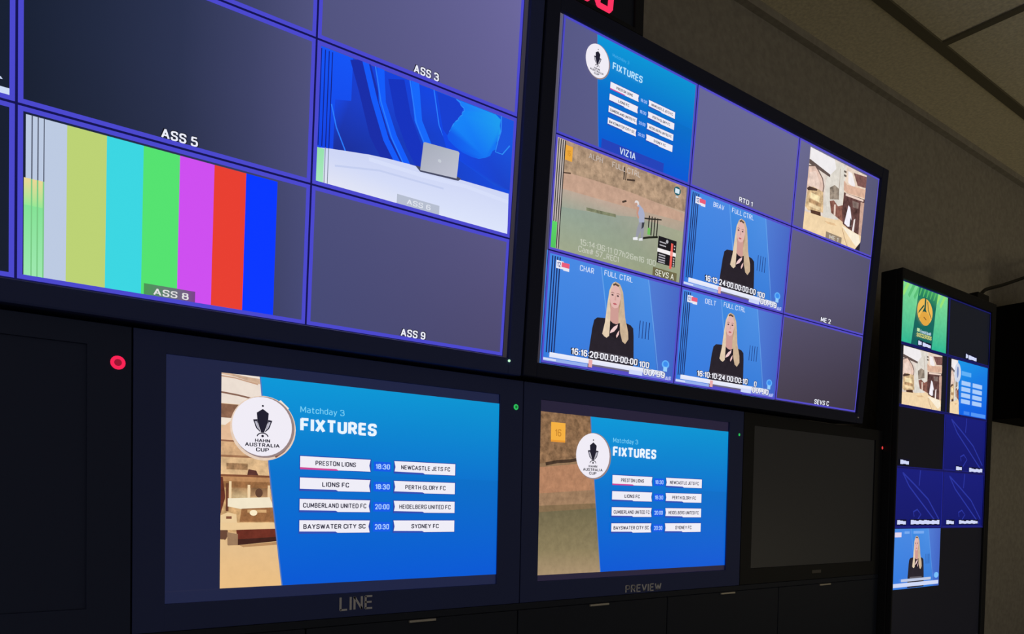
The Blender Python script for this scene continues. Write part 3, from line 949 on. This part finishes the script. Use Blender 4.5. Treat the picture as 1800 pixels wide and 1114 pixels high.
# ---- the middle monitor
XB, ZB = XA + 1.3055 * S, ZA
mid, B = multiview('large wall monitor at upper centre with golf, street and presenter pictures under a red clock',
                   XB, ZB, YA - 0.0001, 3, 3, TW, TH, TILT, (0.038, 0.034, 0.028, 0.026), 0.075, (0.009, 0.004), 'mid')
for r in range(3):
    for c in range(3):
        R = B(c, r)
        p = Pic(*R)
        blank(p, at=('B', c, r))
        if (c, r) == (0, 0):
            q = p.window(0.004, 0.99, 0.004, 0.985)
            q.layer = 2
            blue_board(q)
            p.layer = q.layer
        elif (c, r) == (0, 1):
            p.rect(0.01, 0.985, 0.015, 0.985, (196, 168, 146), (182, 160, 134), grain=0.1)
            p.poly([(0.06, 0.02), (0.985, 0.02), (0.985, 0.26), (0.70, 0.27), (0.45, 0.32), (0.06, 0.36)], (176, 148, 122), grain=0.6)
            p.poly([(0.06, 0.29), (0.30, 0.27), (0.55, 0.26), (0.985, 0.28), (0.985, 0.37), (0.60, 0.40), (0.06, 0.44)], (198, 162, 140), grain=0.2)
            p.poly([(0.06, 0.44), (0.35, 0.42), (0.60, 0.40), (0.985, 0.36), (0.985, 0.60), (0.06, 0.62)],
                   [(186, 168, 152), (192, 168, 152), (188, 166, 148), (182, 162, 142), (160, 164, 146), (154, 166, 150)], grain=0.1)
            p.poly([(0.06, 0.60), (0.35, 0.545), (0.60, 0.47), (0.985, 0.46), (0.985, 0.985), (0.06, 0.985)],
                   [(148, 164, 150), (148, 160, 146), (160, 164, 148), (164, 168, 140), (154, 160, 128), (160, 168, 140)], grain=0.07)
            p.line([(0.24, 0.545), (0.34, 0.535), (0.45, 0.52)], 0.028, (128, 132, 104), grain=0.6)
            p.line([(0.49, 0.375), (0.52, 0.352)], 0.018, (70, 56, 48))
            p.line([(0.07, 0.30), (0.12, 0.285)], 0.012, (86, 66, 54))
            # the golfer
            p.line([(0.665, 0.455), (0.72, 0.440), (0.80, 0.415)], 0.014, (52, 50, 44))
            p.line([(0.66, 0.648), (0.71, 0.620), (0.78, 0.590)], 0.020, (34, 36, 28))
            p.poly([(0.628, 0.50), (0.662, 0.485), (0.668, 0.57), (0.665, 0.655), (0.648, 0.66), (0.645, 0.58), (0.628, 0.64),
                    (0.626, 0.665), (0.608, 0.665), (0.612, 0.58)], (150, 152, 164))
            p.poly([(0.648, 0.50), (0.668, 0.49), (0.664, 0.54), (0.648, 0.565)], (60, 62, 70))
            p.poly([(0.600, 0.352), (0.620, 0.345), (0.650, 0.375), (0.664, 0.42), (0.664, 0.495), (0.626, 0.51), (0.614, 0.44)], (168, 174, 200))
            p.line([(0.612, 0.37), (0.606, 0.43), (0.620, 0.475)], 0.030, (196, 148, 128), w2=0.020)
            p.ell(0.598, 0.338, 0.017, 0.024, (224, 220, 220), n=14)
            p.ell(0.594, 0.350, 0.010, 0.014, (196, 152, 134), n=12)
            p.poly([(0.588, 0.668), (0.622, 0.650), (0.626, 0.678), (0.590, 0.69)], (236, 236, 240))
            p.poly([(0.632, 0.66), (0.660, 0.645), (0.664, 0.668), (0.634, 0.682)], (220, 222, 226))
            # flag figure in the dunes
            p.rect(0.484, 0.492, 0.055, 0.17, (44, 40, 40))
            p.rect(0.498, 0.505, 0.10, 0.17, (60, 52, 50), up=0)
            p.line([(0.51, 0.16), (0.57, 0.14)], 0.016, (70, 54, 46))
        elif c < 2 and (c, r) != (1, 0):
            presenter(p, *{(0, 2): (0, 0, 0), (1, 1): (0.012, -0.005, -0.004), (1, 2): (-0.012, 0.012, 0.002)}[c, r])
        elif (c, r) == (2, 0):
            q = p.window(0.138, 0.843, 0.035, 0.97)
            q.layer = 1
            street(q)
            q.poly([(0.91, 1.0), (1.0, 0.88), (1.0, 1.0)], (40, 34, 48))
            p.layer = q.layer
        t = p.build('picture_tile', 'picture', mid)
        tile_border(t, R, (84, 76, 200) if (c, r) != (0, 0) else (74, 72, 196), 0.006, 0.02)
        if (c, r) == (0, 0):
            e = Pic(*R)
            e.layer = 92
            cup_emblem(e, 0.240, 0.246, 0.142)
            e.build('emblem', 'caption', t)
            h = Pic(*R)
            h.layer = 92
            h.text('Matchday 3', 0.340, 0.46, 0.115, 0.150, (74, 176, 234), 0.0)
            h.text('FIXTURES', 0.346, 0.566, 0.188, 0.252, (180, 226, 252), 0.05)
            h.build('headline', 'caption', t)
            for s in card_spots():
                k_ = Pic(*R)
                k_.layer = 92
                card(k_, *s)
                k_.build('fixture_card', 'caption', t)
            for i, rr in enumerate(ROWS):
                k_ = Pic(*R)
                k_.layer = 92
                k_.text(rr[2], 0.562, 0.612, 0.385 + 0.104 * i, 0.415 + 0.104 * i, (160, 190, 246), 0.06)
                k_.build('kickoff_time', 'caption', t)
            caption(t, R, 'VIZ1A', 0.436, 0.556, 0.898, 0.962, (206, 222, 250), (24, 56, 150), 0.03, (0.305, 0.775, 0.886, 0.972, (34, 66, 186)))
        elif (c, r) == (0, 1):
            m = Pic(*R)
            m.layer = 100
            m.rect(0.016, 0.068, 0.03, 0.97, (196, 184, 178))
            for u in (0.022, 0.036, 0.050, 0.063):
                m.rect(u, u + 0.006, 0.03, 0.97, (34, 32, 34))
            m.rect(0.014, 0.048, 0.742, 0.972, (92, 212, 104), (80, 196, 92))
            m.build('level_meter', 'caption', t)
            g = Pic(*R)
            g.layer = 100
            g.rect(0.070, 0.118, 0.062, 0.190, (236, 168, 60))
            g.text('16', 0.083, 0.105, 0.10, 0.15, (206, 136, 40), 0.02)
            g.build('hole_badge', 'caption', t)
            g = Pic(*R)
            g.layer = 100
            for i in range(4):
                g.rect(0.692 + 0.0225 * i, 0.700 + 0.0225 * i, 0.418, 0.60, (36, 34, 30))
            g.rect(0.690, 0.712, 0.535, 0.60, (110, 190, 92))
            g.build('level_meter', 'caption', t)
            g = Pic(*R)
            g.layer = 106
            g.rect(0.780, 0.930, 0.578, 0.838, (24, 22, 28))
            g.rect(0.886, 0.904, 0.612, 0.862, (238, 96, 86))
            g.rect(0.778, 0.932, 0.695, 0.732, (244, 240, 240))
            g.rect(0.884, 0.906, 0.690, 0.738, (246, 150, 140))
            for v in (0.625, 0.655, 0.748, 0.772, 0.796, 0.818):
                g.rect(0.792, 0.846, v, v + 0.012, (176, 174, 180))
                g.rect(0.912, 0.922, v, v + 0.014, (200, 196, 200), up=0)
            g.ell(0.852, 0.610, 0.010, 0.018, (180, 180, 186), n=12)
            g.build('leaderboard', 'caption', t)
            g = Pic(*R)
            g.layer = 100
            g.ell(0.902, 0.092, 0.028, 0.042, (28, 96, 110))
            g.rect(0.885, 0.920, 0.07, 0.115, (216, 232, 240))
            g.rect(0.892, 0.914, 0.140, 0.158, (200, 200, 200))
            g.build('station_bug', 'caption', t)
            caption(t, R, 'SEVS A', 0.775, 0.930, 0.905, 0.965, (232, 232, 214), (60, 58, 40), 0.025, (0.754, 0.952, 0.890, 0.975, (112, 106, 74)))
            g = Pic(*R)
            g.layer = 100
            g.text('ALPH', 0.227, 0.324, 0.052, 0.102, (196, 184, 176), 0.012)
            g.build('caption', 'caption', t)
            g = Pic(*R)
            g.layer = 100
            g.text('FULL CTRL', 0.393, 0.602, 0.050, 0.102, (204, 192, 184), 0.012)
            g.build('caption', 'caption', t)
            g = Pic(*R)
            g.layer = 100
            g.text('15:14:06:11 07h26m16 100', 0.207, 0.775, 0.825, 0.880, (196, 200, 184), 0.01)
            g.build('timecode', 'caption', t)
            g = Pic(*R)
            g.layer = 100
            g.text('Cam# 57_REC1', 0.199, 0.490, 0.890, 0.945, (200, 202, 190), 0.01)
            g.build('timecode', 'caption', t)
        elif (c, r) == (0, 2):
            presenter_overlay(t, R, 'CHAR', '16:16:20:00.00:00:00', '100', '00/99')
        elif (c, r) == (1, 1):
            presenter_overlay(t, R, 'BRAV', '16:13:24:00.00:00:00', '100', '00/99')
        elif (c, r) == (1, 2):
            presenter_overlay(t, R, 'DELT', '16:10:10:24.00:00:10', '0', '00/90')
        elif (c, r) == (1, 0):
            caption(t, R, 'RTD 1', 0.448, 0.582, 0.905, 0.958)
        elif (c, r) == (2, 0):
            caption(t, R, 'ME 1', 0.440, 0.552, 0.918, 0.968, (206, 200, 190), None, 0.03, (0.395, 0.592, 0.900, 0.978, (150, 132, 112)))
        elif (c, r) == (2, 1):
            caption(t, R, 'ME 2', 0.436, 0.560, 0.908, 0.966)
        else:
            caption(t, R, 'SEVS C', 0.456, 0.640, 0.912, 0.972)
o = link_mesh('status_light', me.copy(), None, mid)
o.data.materials.clear()
o.data.materials.append(MAT['letter'])
o.location = (TW / 2 + 0.006, -0.005, -0.012)

# ---- the tall monitor on the right, two columns of six windows
XC, ZC, WC = 2.3858 * S, EYE + 0.7179 * S, 0.6497 * S
HC = WC * 0.3017 * 6
rgt, Cq = multiview('tall portrait monitor at far right with green crest and dark blue windows',
                    XC, ZC, 1.2003 * S, 2, 6, WC, HC, 0.0, (0.006, 0.030, 0.030, 0.03), 0.055, (0, 0), 'black')


def wave(p):
    p.rect(0.0, 1, 0.0, 0.99, (20, 26, 120), (14, 20, 104))
    for pts in (((0.16, 0.08), (0.30, 0.30), (0.55, 0.55), (0.92, 0.92)), ((0.16, 0.08), (0.40, 0.26), (0.70, 0.50), (0.95, 0.84)),
                ((0.52, 0.02), (0.50, 0.28)), ((0.42, 0.80), (0.40, 0.72), (0.48, 0.68), (0.56, 0.76), (0.46, 0.90))):
        p.line(list(pts), 0.028, (40, 52, 160))
    p.rect(0, 0.035, 0.02, 0.98, (34, 42, 160))
    p.rect(0.0, 1, 0.965, 0.99, (30, 34, 130), up=0)


def blob(par, R, spans):
    """white caption too small to read"""
    p = Pic(*R)
    p.layer = 120
    for u0, u1, v0, v1 in spans:
        n = max(2, int((u1 - u0) / 0.055))
        w = (u1 - u0) / n
        p.rect(u0 - 0.012, u1 + 0.012, v0 - 0.014, v1 + 0.014, (8, 8, 40))
        for i in range(n):
            k_ = (i * 37 % 5) * 0.004
            p.rect(u0 + w * i, u0 + w * (i + 1), v0 + k_, v1 - (0.006 if i % 2 else 0), (208, 216, 248), up=1 if i == 0 else 0)
    return p.build('caption', 'caption', par)


for r in range(6):
    for c in range(2):
        R = Cq(c, r)
        p = Pic(*R)
        blank(p, (18, 21, 30) if r < 2 else (13, 13, 19))
        if (c, r) == (0, 0):
            p.rect(0.0, 0.975, 0.008, 0.985, (128, 220, 150), (40, 182, 146), grain=0.12)
            for i in range(10):
                u = -0.1 + 0.11 * i
                p.poly([(max(0, u), 0.008), (min(0.975, u + 0.055), 0.008), (max(0, u - 0.06), 0.24), (max(0, u - 0.09), 0.20)],
                       (150, 226, 120) if i < 3 or i > 7 else (90, 190, 120), up=1 if i == 0 else 0)
            p.poly([(0.36, 0.008), (0.76, 0.008), (0.72, 0.30), (0.66, 0.985), (0.23, 0.985), (0.31, 0.40)],
                   [(40, 140, 96), (70, 170, 100), (20, 104, 92), (16, 100, 96), (14, 92, 92), (16, 104, 92)], grain=0.1)
            for i in range(5):
                u = 0.40 + 0.075 * i
                p.poly([(u, 0.008), (u + 0.03, 0.008), (u - 0.02, 0.15), (u - 0.04, 0.15)], (90, 184, 104), up=1 if i == 0 else 0)
        elif (c, r) == (0, 1):
            q = p.window(0.09, 0.90, 0.03, 0.985)
            q.layer = 1
            street(q, 0.22)
            p.layer = q.layer
        elif (c, r) == (1, 1):
            q = p.window(0.11, 0.40, 0.03, 0.99)
            q.layer = 1
            street(q, 0.22)
            p.layer = q.layer
            p.poly([(0.255, 0.025), (0.992, 0.025), (0.992, 0.985), (0.32, 0.985)],
                   [(22, 150, 232), (20, 130, 226), (10, 90, 226), (8, 96, 228)])
        elif (c, r) in ((1, 2), (0, 3), (1, 3)):
            wave(p)
        elif (c, r) == (0, 4):
            presenter(p, 0.0, 0.0)
        t = p.build('picture_tile', 'picture', rgt)
        if r < 4:
            tile_border(t, R, (24, 26, 104), 0.008, 0.014)
        if (c, r) == (0, 0):
            g = Pic(*R)
            g.layer = 100
            asp = 1.66
            gold, gold2, dark = (238, 186, 84), (226, 166, 66), (22, 78, 66)
            X = lambda x: 0.478 + x * 0.160
            Y = lambda y: 0.388 + y * 0.208
            g.ell(X(0), Y(0), 0.160, 0.215, gold, n=32)
            g.poly([(X(-0.05), Y(-1.1)), (X(0.12), Y(-1.1)), (X(0.10), Y(-0.2)), (X(0.5), Y(0.5)), (X(0.02), Y(0.12)), (X(-0.75), Y(0.72)), (X(-0.1), Y(-0.3))], dark)
            g.poly([(X(-0.8), Y(0.1)), (X(-0.2), Y(-0.52)), (X(-0.12), Y(-0.42)), (X(-0.85), Y(0.3))], dark)
            g.line([(X(0.30), Y(-0.85)), (X(0.42), Y(-0.2)), (X(0.86), Y(0.4))], 0.02, dark, asp=asp)
            g.ell(X(0.02), Y(0.55), 0.105, 0.115, gold2, n=24)
            g.line([(X(-0.15), Y(0.45)), (X(0.2), Y(0.62))], 0.018, (120, 84, 40), asp=asp)
            g.build('emblem', 'caption', t)
            g = Pic(*R)
            g.layer = 100
            g.text('football', 0.40, 0.62, 0.700, 0.755, (196, 220, 240), 0.05)
            g.rect(0.33, 0.385, 0.69, 0.745, (196, 226, 170))
            g.text('SOCCEROOS', 0.325, 0.635, 0.765, 0.830, (226, 220, 130), 0.05)
            g.build('caption', 'caption', t)
            blob(t, R, [(0.36, 0.43, 0.89, 0.96), (0.45, 0.62, 0.90, 0.965)])
        elif (c, r) == (1, 0):
            blob(t, R, [(0.42, 0.47, 0.88, 0.955), (0.485, 0.68, 0.89, 0.965)])
        elif (c, r) == (1, 1):
            for i in range(4):
                for u0, u1 in ((0.345, 0.56), (0.615, 0.85)):
                    k_ = Pic(*R)
                    k_.layer = 100
                    k_.rect(u0, u1, 0.37 + 0.108 * i, 0.445 + 0.108 * i, (170, 204, 250))
                    k_.build('fixture_card', 'caption', t)
            g = Pic(*R)
            g.layer = 100
            g.ell(0.245, 0.25, 0.075, 0.17, (206, 214, 232))
            g.ell(0.245, 0.24, 0.022, 0.10, (120, 140, 190))
            g.build('emblem', 'caption', t)
            g = Pic(*R)
            g.layer = 100
            g.rect(0.34, 0.57, 0.20, 0.275, (96, 176, 246))
            g.build('headline', 'caption', t)
            g = Pic(*R)
            g.layer = 100
            g.rect(0.42, 0.56, 0.90, 0.96, (62, 132, 240))
            g.rect(0.60, 0.96, 0.90, 0.965, (84, 150, 246), up=0)
            g.build('caption', 'caption', t)
        elif (c, r) == (0, 2):
            blob(t, R, [(0.085, 0.255, 0.875, 0.945)])
        elif (c, r) == (1, 2):
            blob(t, R, [(0.285, 0.42, 0.90, 0.965), (0.60, 0.93, 0.905, 0.975)])
        elif (c, r) == (0, 3):
            blob(t, R, [(0.065, 0.235, 0.86, 0.93), (0.335, 0.945, 0.855, 0.93)])
        elif (c, r) == (1, 3):
            blob(t, R, [(0.105, 0.28, 0.86, 0.93), (0.40, 0.86, 0.86, 0.925)])
        elif (c, r) == (0, 4):
            g = Pic(*R)
            g.layer = 110
            g.rect(0.02, 0.97, 0.90, 0.965, (206, 216, 246))
            g.rect(0.18, 0.80, 0.835, 0.88, (190, 200, 226))
            g.ell(0.92, 0.81, 0.05, 0.05, (120, 190, 250))
            g.build('progress_bar', 'caption', t)
            g = Pic(*R)
            g.layer = 110
            g.rect(0.03, 0.16, 0.06, 0.14, (226, 214, 236))
            g.build('channel_badge', 'caption', t)
            g = Pic(*R)
            g.layer = 110
            g.rect(0.22, 0.32, 0.045, 0.085, (120, 170, 240))
            g.rect(0.40, 0.62, 0.04, 0.085, (120, 170, 240), up=0)
            g.build('caption', 'caption', t)

# ------------------------------------------------------------------ the row of rack monitors
YL = 1.2612 * S
YL = (1.1703 + 0.6806 * math.sin(TILT) + 0.02) * S
PW, PH = 0.622, 0.382          # panel, survey units
PITCH_X = 0.7275
GRP = 'rack monitors in the lower row'


def ring(bm_mat, parent, x, z, r, core, name='status_light', label=None):
    bm = bmesh.new()
    n = 20
    y = -0.0031
    for (r0, r1, dy) in ((r * 0.50, r, 0.0),):
        a = [bm.verts.new((x + r0 * math.cos(2 * math.pi * i / n), y - 0.0008, z + r0 * math.sin(2 * math.pi * i / n))) for i in range(n)]
        b_ = [bm.verts.new((x + r1 * math.cos(2 * math.pi * i / n), y, z + r1 * math.sin(2 * math.pi * i / n))) for i in range(n)]
        for i in range(n):
            bm.faces.new((a[i], b_[i], b_[(i + 1) % n], a[(i + 1) % n]))
    o = from_bm(name, bm, MAT[bm_mat], parent)
    if label:
        o['label'] = label
    bm = bmesh.new()
    cv = [bm.verts.new((x + r * 0.5 * math.cos(2 * math.pi * i / n), y - 0.0006, z + r * 0.5 * math.sin(2 * math.pi * i / n))) for i in range(n)]
    bm.faces.new(cv)
    from_bm('light_core', bm, MAT[core], o)
    return o


def letters(s, parent, x0, x1, z0, z1, y, mat, name='name_letters', bold=0.02):
    vs, fs = text_tris(s, bold)
    bm = bmesh.new()
    bv = [bm.verts.new((x0 + (x1 - x0) * a, y, z1 + (z0 - z1) * b)) for a, b in vs]
    for f in fs:
        try:
            bm.faces.new([bv[i] for i in f])
        except ValueError:
            pass
    bmesh.ops.recalc_face_normals(bm, faces=bm.faces)
    for f in bm.faces:
        f.normal_update()
    if sum(f.normal.y for f in bm.faces) > 0:
        bmesh.ops.reverse_faces(bm, faces=bm.faces)
    return from_bm(name, bm, MAT[mat], parent)


def fixtures_parts(par, R, crop=0.0):
    e = Pic(*R)
    e.layer = 120
    cup_emblem(e, 0.2365 if crop else 0.2415, 0.236 if crop else 0.249, 0.140 if crop else 0.143)
    e.build('emblem', 'caption', par)
    h = Pic(*R)
    h.layer = 120
    h.text('Matchday 3', 0.338, 0.466, 0.122, 0.160, (120, 208, 244), 0.0)
    h.text('FIXTURES', 0.338, 0.566, 0.178, 0.244, (232, 244, 255), 0.08)
    h.build('headline', 'caption', par)
    for s in card_spots():
        c_ = Pic(*R)
        c_.layer = 120
        card(c_, *s)
        c_.build('fixture_card', 'caption', par)
    for i, rr in enumerate(ROWS):
        c_ = Pic(*R)
        c_.layer = 120
        c_.rect(0.558, 0.614, 0.375 + 0.1055 * i, 0.425 + 0.1055 * i, (18, 90, 232))
        c_.text(rr[2], 0.564, 0.610, 0.386 + 0.1055 * i, 0.414 + 0.1055 * i, (170, 206, 255), 0.05)
        c_.build('kickoff_time', 'caption', par)


specs = [
    ('switched off black monitor with a red light, left of the LINE monitor', None),
    ('rack monitor lettered LINE showing the blue fixtures list beside a parked buggy', 'LINE'),
    ('rack monitor lettered PREVIEW showing the fixtures list beside sandy ground', 'PREVIEW'),
    ('switched off black monitor with a small red light, right of the PREVIEW monitor', None),
]
BOT = EYE - 0.212 * S
TOPZ = EYE + 0.245 * S
for i, (lab, nm) in enumerate(specs):
    cx0 = (0.2075 + PITCH_X * (i - 1)) * S
    cx1 = cx0 + PITCH_X * S
    root = thing('rack_monitor', lab, 'monitor', ((cx0 + cx1) / 2, YL, BOT), 0.0, GRP)
    hw = (cx1 - cx0) / 2 - 0.001
    hr = min(hw, XC - 0.010 - (cx0 + cx1) / 2)
    px0 = (0.2540 + PITCH_X * (i - 1)) * S - (cx0 + cx1) / 2
    px1 = px0 + PW * S
    pz1 = EYE + 0.2125 * S - BOT
    pz0 = pz1 - PH * S
    from_bm('casing', frame_bm(-hw, hr, 0.0, TOPZ - BOT, px0, px1, pz0, pz1, -0.0024, 0.006, 0.055, 0.0008), MAT[('dim', 'casing', 'casing', 'black')[i]], root)
    d = Pic(px0, px1, pz1, pz0, 0.0014)
    d.rect(0, 1, 0, 1, {0: (9, 12, 17), 1: (28, 34, 66), 2: (36, 31, 54), 3: (22, 21, 20)}[i])
    d.build('display_panel', 'off' if i == 0 else 'picture', root)  # the switched-off right panel has a faint grey glow painted in
    lz = EYE + 0.1905 * S - BOT
    lx = cx1 - 0.0195 * S - (cx0 + cx1) / 2
    if i == 0:
        ring('red', root, lx, lz, 0.0085, 'red_core', label='red ring light')
    elif i == 1:
        ring('green', root, lx, lz, 0.0050, 'green_core', label='green ring light')
    elif i == 2:
        ring('green', root, lx, lz - 0.006, 0.0030, 'green', label='small green light')
    else:
        ring('red_small', root, lx, lz, 0.0040, 'red_small', label='small red light')
    if nm:
        # the picture keeps 16:9 inside the 16:10 panel
        y = 0.0010
        pt, pb = (EYE + 0.1940 * S - BOT, EYE - 0.1500 * S - BOT) if nm == 'LINE' else (EYE + 0.1885 * S - BOT, EYE - 0.1570 * S - BOT)
        R = (px0, px1, pt, pb, y)
        p = Pic(*R)
        if nm == 'LINE':
            street_detail(p)
            blue_board(p)
            emblem_ring(p)
            # the first eighth of the line is blanked
            u0 = (0.3359 - 0.2540) / PW
            p.layer += 1
            p.rect(0, u0, 0, 1, (28, 34, 66))
        else:
            p.rect(0, 1, 0, 1, (146, 112, 82), (150, 126, 96), grain=0.3)
            p.poly([(0, 0), (0.31, 0), (0.31, 0.26), (0.14, 0.275), (0, 0.32)], (142, 108, 78), grain=0.75)
            p.line([(0.03, 0.318), (0.08, 0.30), (0.14, 0.29), (0.20, 0.27)], 0.020, (70, 52, 40), grain=0.7)
            p.poly([(0, 0.34), (0.31, 0.28), (0.31, 0.50), (0, 0.52)], (180, 130, 98), grain=0.3)
            p.poly([(0, 0.50), (0.31, 0.46), (0.31, 0.56), (0, 0.585)], (160, 126, 96), grain=0.35)
            p.poly([(0, 0.575), (0.31, 0.55), (0.31, 0.70), (0, 0.70)], (132, 108, 78), grain=0.25)
            p.poly([(0, 0.615), (0.31, 0.58), (0.31, 0.86), (0, 0.86)], [(116, 106, 78), (112, 104, 76), (140, 126, 94), (140, 126, 92)], grain=0.2)
            p.rect(0, 0.31, 0.85, 1.0, (140, 126, 92), (168, 144, 112), grain=0.14)
            blue_board(p)
        t = p.build('picture', 'picture', root)
        if nm == 'PREVIEW':
            g = Pic(*R)
            g.layer = 120
            g.rect(0.046, 0.110, 0.060, 0.180, (244, 176, 66))
            g.text('16', 0.064, 0.092, 0.10, 0.145, (200, 134, 46), 0.02)
            g.rect(0.046, 0.110, 0.168, 0.180, (232, 152, 50))
            g.build('hole_badge', 'caption', t)
        fixtures_parts(t, R, 1.0 if nm == 'LINE' else 0.0)
        c0 = (px0 + px1) / 2 + (0.004 if nm == 'LINE' else 0.007)
        if nm == 'LINE':
            letters('LINE', root, c0 - 0.0265, c0 + 0.0265, EYE - 0.2005 * S - BOT, EYE - 0.1755 * S - BOT, -0.0028, 'letter')
        else:
            letters('PREVIEW', root, c0 - 0.051, c0 + 0.051, EYE - 0.2085 * S - BOT, EYE - 0.1905 * S - BOT, -0.0028, 'letter', bold=0.03)
    elif i == 3:
        bm = bmesh.new()
        c0 = (px0 + px1) / 2
        box(bm, c0 - 0.018, c0 + 0.020, -0.0030, -0.0023, EYE - 0.1945 * S - BOT, EYE - 0.1855 * S - BOT)
        o = from_bm('name_plate', bm, principled('worn_grey_plate', (0.16, 0.15, 0.14), 0.7, 0.2), root)
        o['label'] = 'small worn grey name plate'

# the rack behind and below that carries the row
rack = thing('equipment_rack', 'long black rack with thin steel latches, carrying the lower row of monitors', 'rack', ((0.93) * S, YL + 0.05, 0.0))
bm = bmesh.new()
rx0, rx1 = (-0.53 - 0.93) * S, XC - 0.010 - 0.93 * S
box(bm, rx0, rx1, 0.006, 0.10, 0.0, TOPZ, 0.003)
box(bm, rx0, rx1, -0.048, 0.006, 0.0, 0.10, 0.003)
from_bm('frame', bm, MAT['rack'], rack)
bm = bmesh.new()
box(bm, rx0, rx1, -0.052, 0.007, BOT - 0.012, BOT - 0.0005, 0.001)
from_bm('shelf', bm, MAT['rack'], rack)

for i in range(6):
    xc = (0.705 + 0.4535 * (i - 2) - 0.93) * S
    hw = 0.4535 * S / 2 - 0.001
    x1 = xc + hw if i < 5 else rx1 - 0.001
    zt = BOT - 0.0125
    o = from_bm('blank_panel', box(bmesh.new(), xc - hw, x1, -0.052, -0.004, zt - 0.42, zt, 0.0015), MAT['rack'], rack)
    o2 = from_bm('latch', box(bmesh.new(), xc - 0.024, xc + 0.024, -0.056, -0.0515, zt - 0.0045, zt - 0.0005, 0.0008), MAT['steel'], o)
    o2['label'] = 'thin steel latch'

# ------------------------------------------------------------------ red clock standing on the middle monitor
CKY = YA + 0.004
CKZ = ZA + 0.0285 * math.cos(TILT) + 0.0042
clk = thing('led_clock', 'black clock with big red digits on top of the centre monitor', 'clock', (0.80 * S, CKY, CKZ))
cw0, cw1 = (0.30 - 0.80) * S, (1.187 - 0.80) * S
from_bm('casing', frame_bm(cw0, cw1, 0.0, 0.17, cw0 + 0.02, cw1 - 0.022, 0.008, 0.155, -0.004, 0.004, 0.05, 0.002), MAT['black'], clk)
from_bm('face', box(bmesh.new(), cw0 + 0.02, cw1 - 0.022, 0.0005, 0.0038, 0.008, 0.155), MAT['rack'], clk)
SEG = {'0': 'abcdef', '1': 'bc', '2': 'abged', '3': 'abgcd', '6': 'afgedc', '5': 'afgcd'}


def digit(ch, x, z, w, h, t, sl=0.10):
    bm = bmesh.new()
    pts = {'a': ((0, h), (w, h)), 'b': ((w, h), (w, h / 2)), 'c': ((w, h / 2), (w, 0)), 'd': ((0, 0), (w, 0)), 'e': ((0, h / 2), (0, 0)),
           'f': ((0, h), (0, h / 2)), 'g': ((0, h / 2), (w, h / 2))}
    for s in SEG[ch]:
        (a, b_), (c_, d_) = pts[s]
        a, c_ = a + sl * b_, c_ + sl * d_
        l = math.hypot(c_ - a, d_ - b_)
        ux, uz = (c_ - a) / l, (d_ - b_) / l
        nx, nz = -uz * t / 2, ux * t / 2
        k_ = t * 0.42
        pl = [(a - ux * k_ * 0.6, b_ - uz * k_ * 0.6), (a + ux * k_ + nx, b_ + uz * k_ + nz), (c_ - ux * k_ + nx, d_ - uz * k_ + nz),
              (c_ + ux * k_ * 0.6, d_ + uz * k_ * 0.6), (c_ - ux * k_ - nx, d_ - uz * k_ - nz), (a + ux * k_ - nx, b_ + uz * k_ - nz)]
        f0 = [bm.verts.new((x + q[0], -0.0012, z + q[1])) for q in pl]
        f1 = [bm.verts.new((x + q[0], 0.0006, z + q[1])) for q in pl]
        bm.faces.new(f0)
        for j in range(6):
            bm.faces.new((f0[j], f0[(j + 1) % 6], f1[(j + 1) % 6], f1[j]))
    bmesh.ops.recalc_face_normals(bm, faces=bm.faces)
    return from_bm('digit', bm, MAT['digit'], clk)


dw, dp = 0.030, 0.051
xr = (1.056 - 0.80) * S
for j, ch in enumerate(reversed('161300')):
    digit(ch, xr - dp * j - 0.016 * (j // 2), 0.0145, dw, 0.10, 0.0115, 0.08)

# ------------------------------------------------------------------ dark loudspeaker on the wall at the right, and the cable
SX = 3.52 * S
sp = thing('loudspeaker', 'black wall loudspeaker cut off by the right edge, beside the tall monitor', 'loudspeaker', (SX + 0.16, WALL_Y, EYE + 0.380 * S))
sh = 0.400
from_bm('cabinet', box(bmesh.new(), -0.16, 0.16, -0.112, -0.001, 0.0, sh, 0.004), MAT['grille'], sp)
bm = bmesh.new()
box(bm, -0.165, 0.165, -0.21, -0.111, -0.006, sh + 0.035, 0.006)
from_bm('baffle', bm, MAT['grille'], sp)
bm = bmesh.new()
box(bm, -0.155, 0.155, -0.222, -0.209, 0.01, sh + 0.015, 0.004)
from_bm('grille', bm, MAT['cable'], sp)

# cable: measured on the picture, it leaves the top of the tall monitor and rises to the right along the wall
pts = []
ctrl = [(3.0221, 1.235, 0.772), (3.0302, 1.235, 0.79), (3.0744, 1.24, 0.8156), (3.1524, 1.25, 0.8403), (3.3203, 1.27, 0.8884), (3.5922, 1.3, 0.9734), (3.9848, 1.33, 1.1005), (4.12, 1.392, 1.14)]
for a in range(len(ctrl) - 1):
    p0, p1, p2, p3 = (Vector(ctrl[max(0, a - 1)]), Vector(ctrl[a]), Vector(ctrl[a + 1]), Vector(ctrl[min(len(ctrl) - 1, a + 2)]))
    for q in range(6):
        t = q / 6
        pts.append(0.5 * ((2 * p1) + (p2 - p0) * t + (2 * p0 - 5 * p1 + 4 * p2 - p3) * t * t + (3 * p1 - p0 - 3 * p2 + p3) * t ** 3))
pts.append(Vector(ctrl[-1]))
pts = [(v.x * S, v.y * S, v.z * S + EYE) for v in pts]
cb = thing('power_cable', 'black cable rising from the top of the tall monitor along the wall', 'cable', pts[0])
me2 = from_bm('lead', tube_bm([tuple(Vector(q) - Vector(pts[0])) for q in pts], 0.0055), MAT['cable'], cb, True)
from_bm('plug', box(bmesh.new(), -0.045, 0.035, -0.014, 0.014, -0.012, 0.014, 0.004), MAT['cable'], cb)
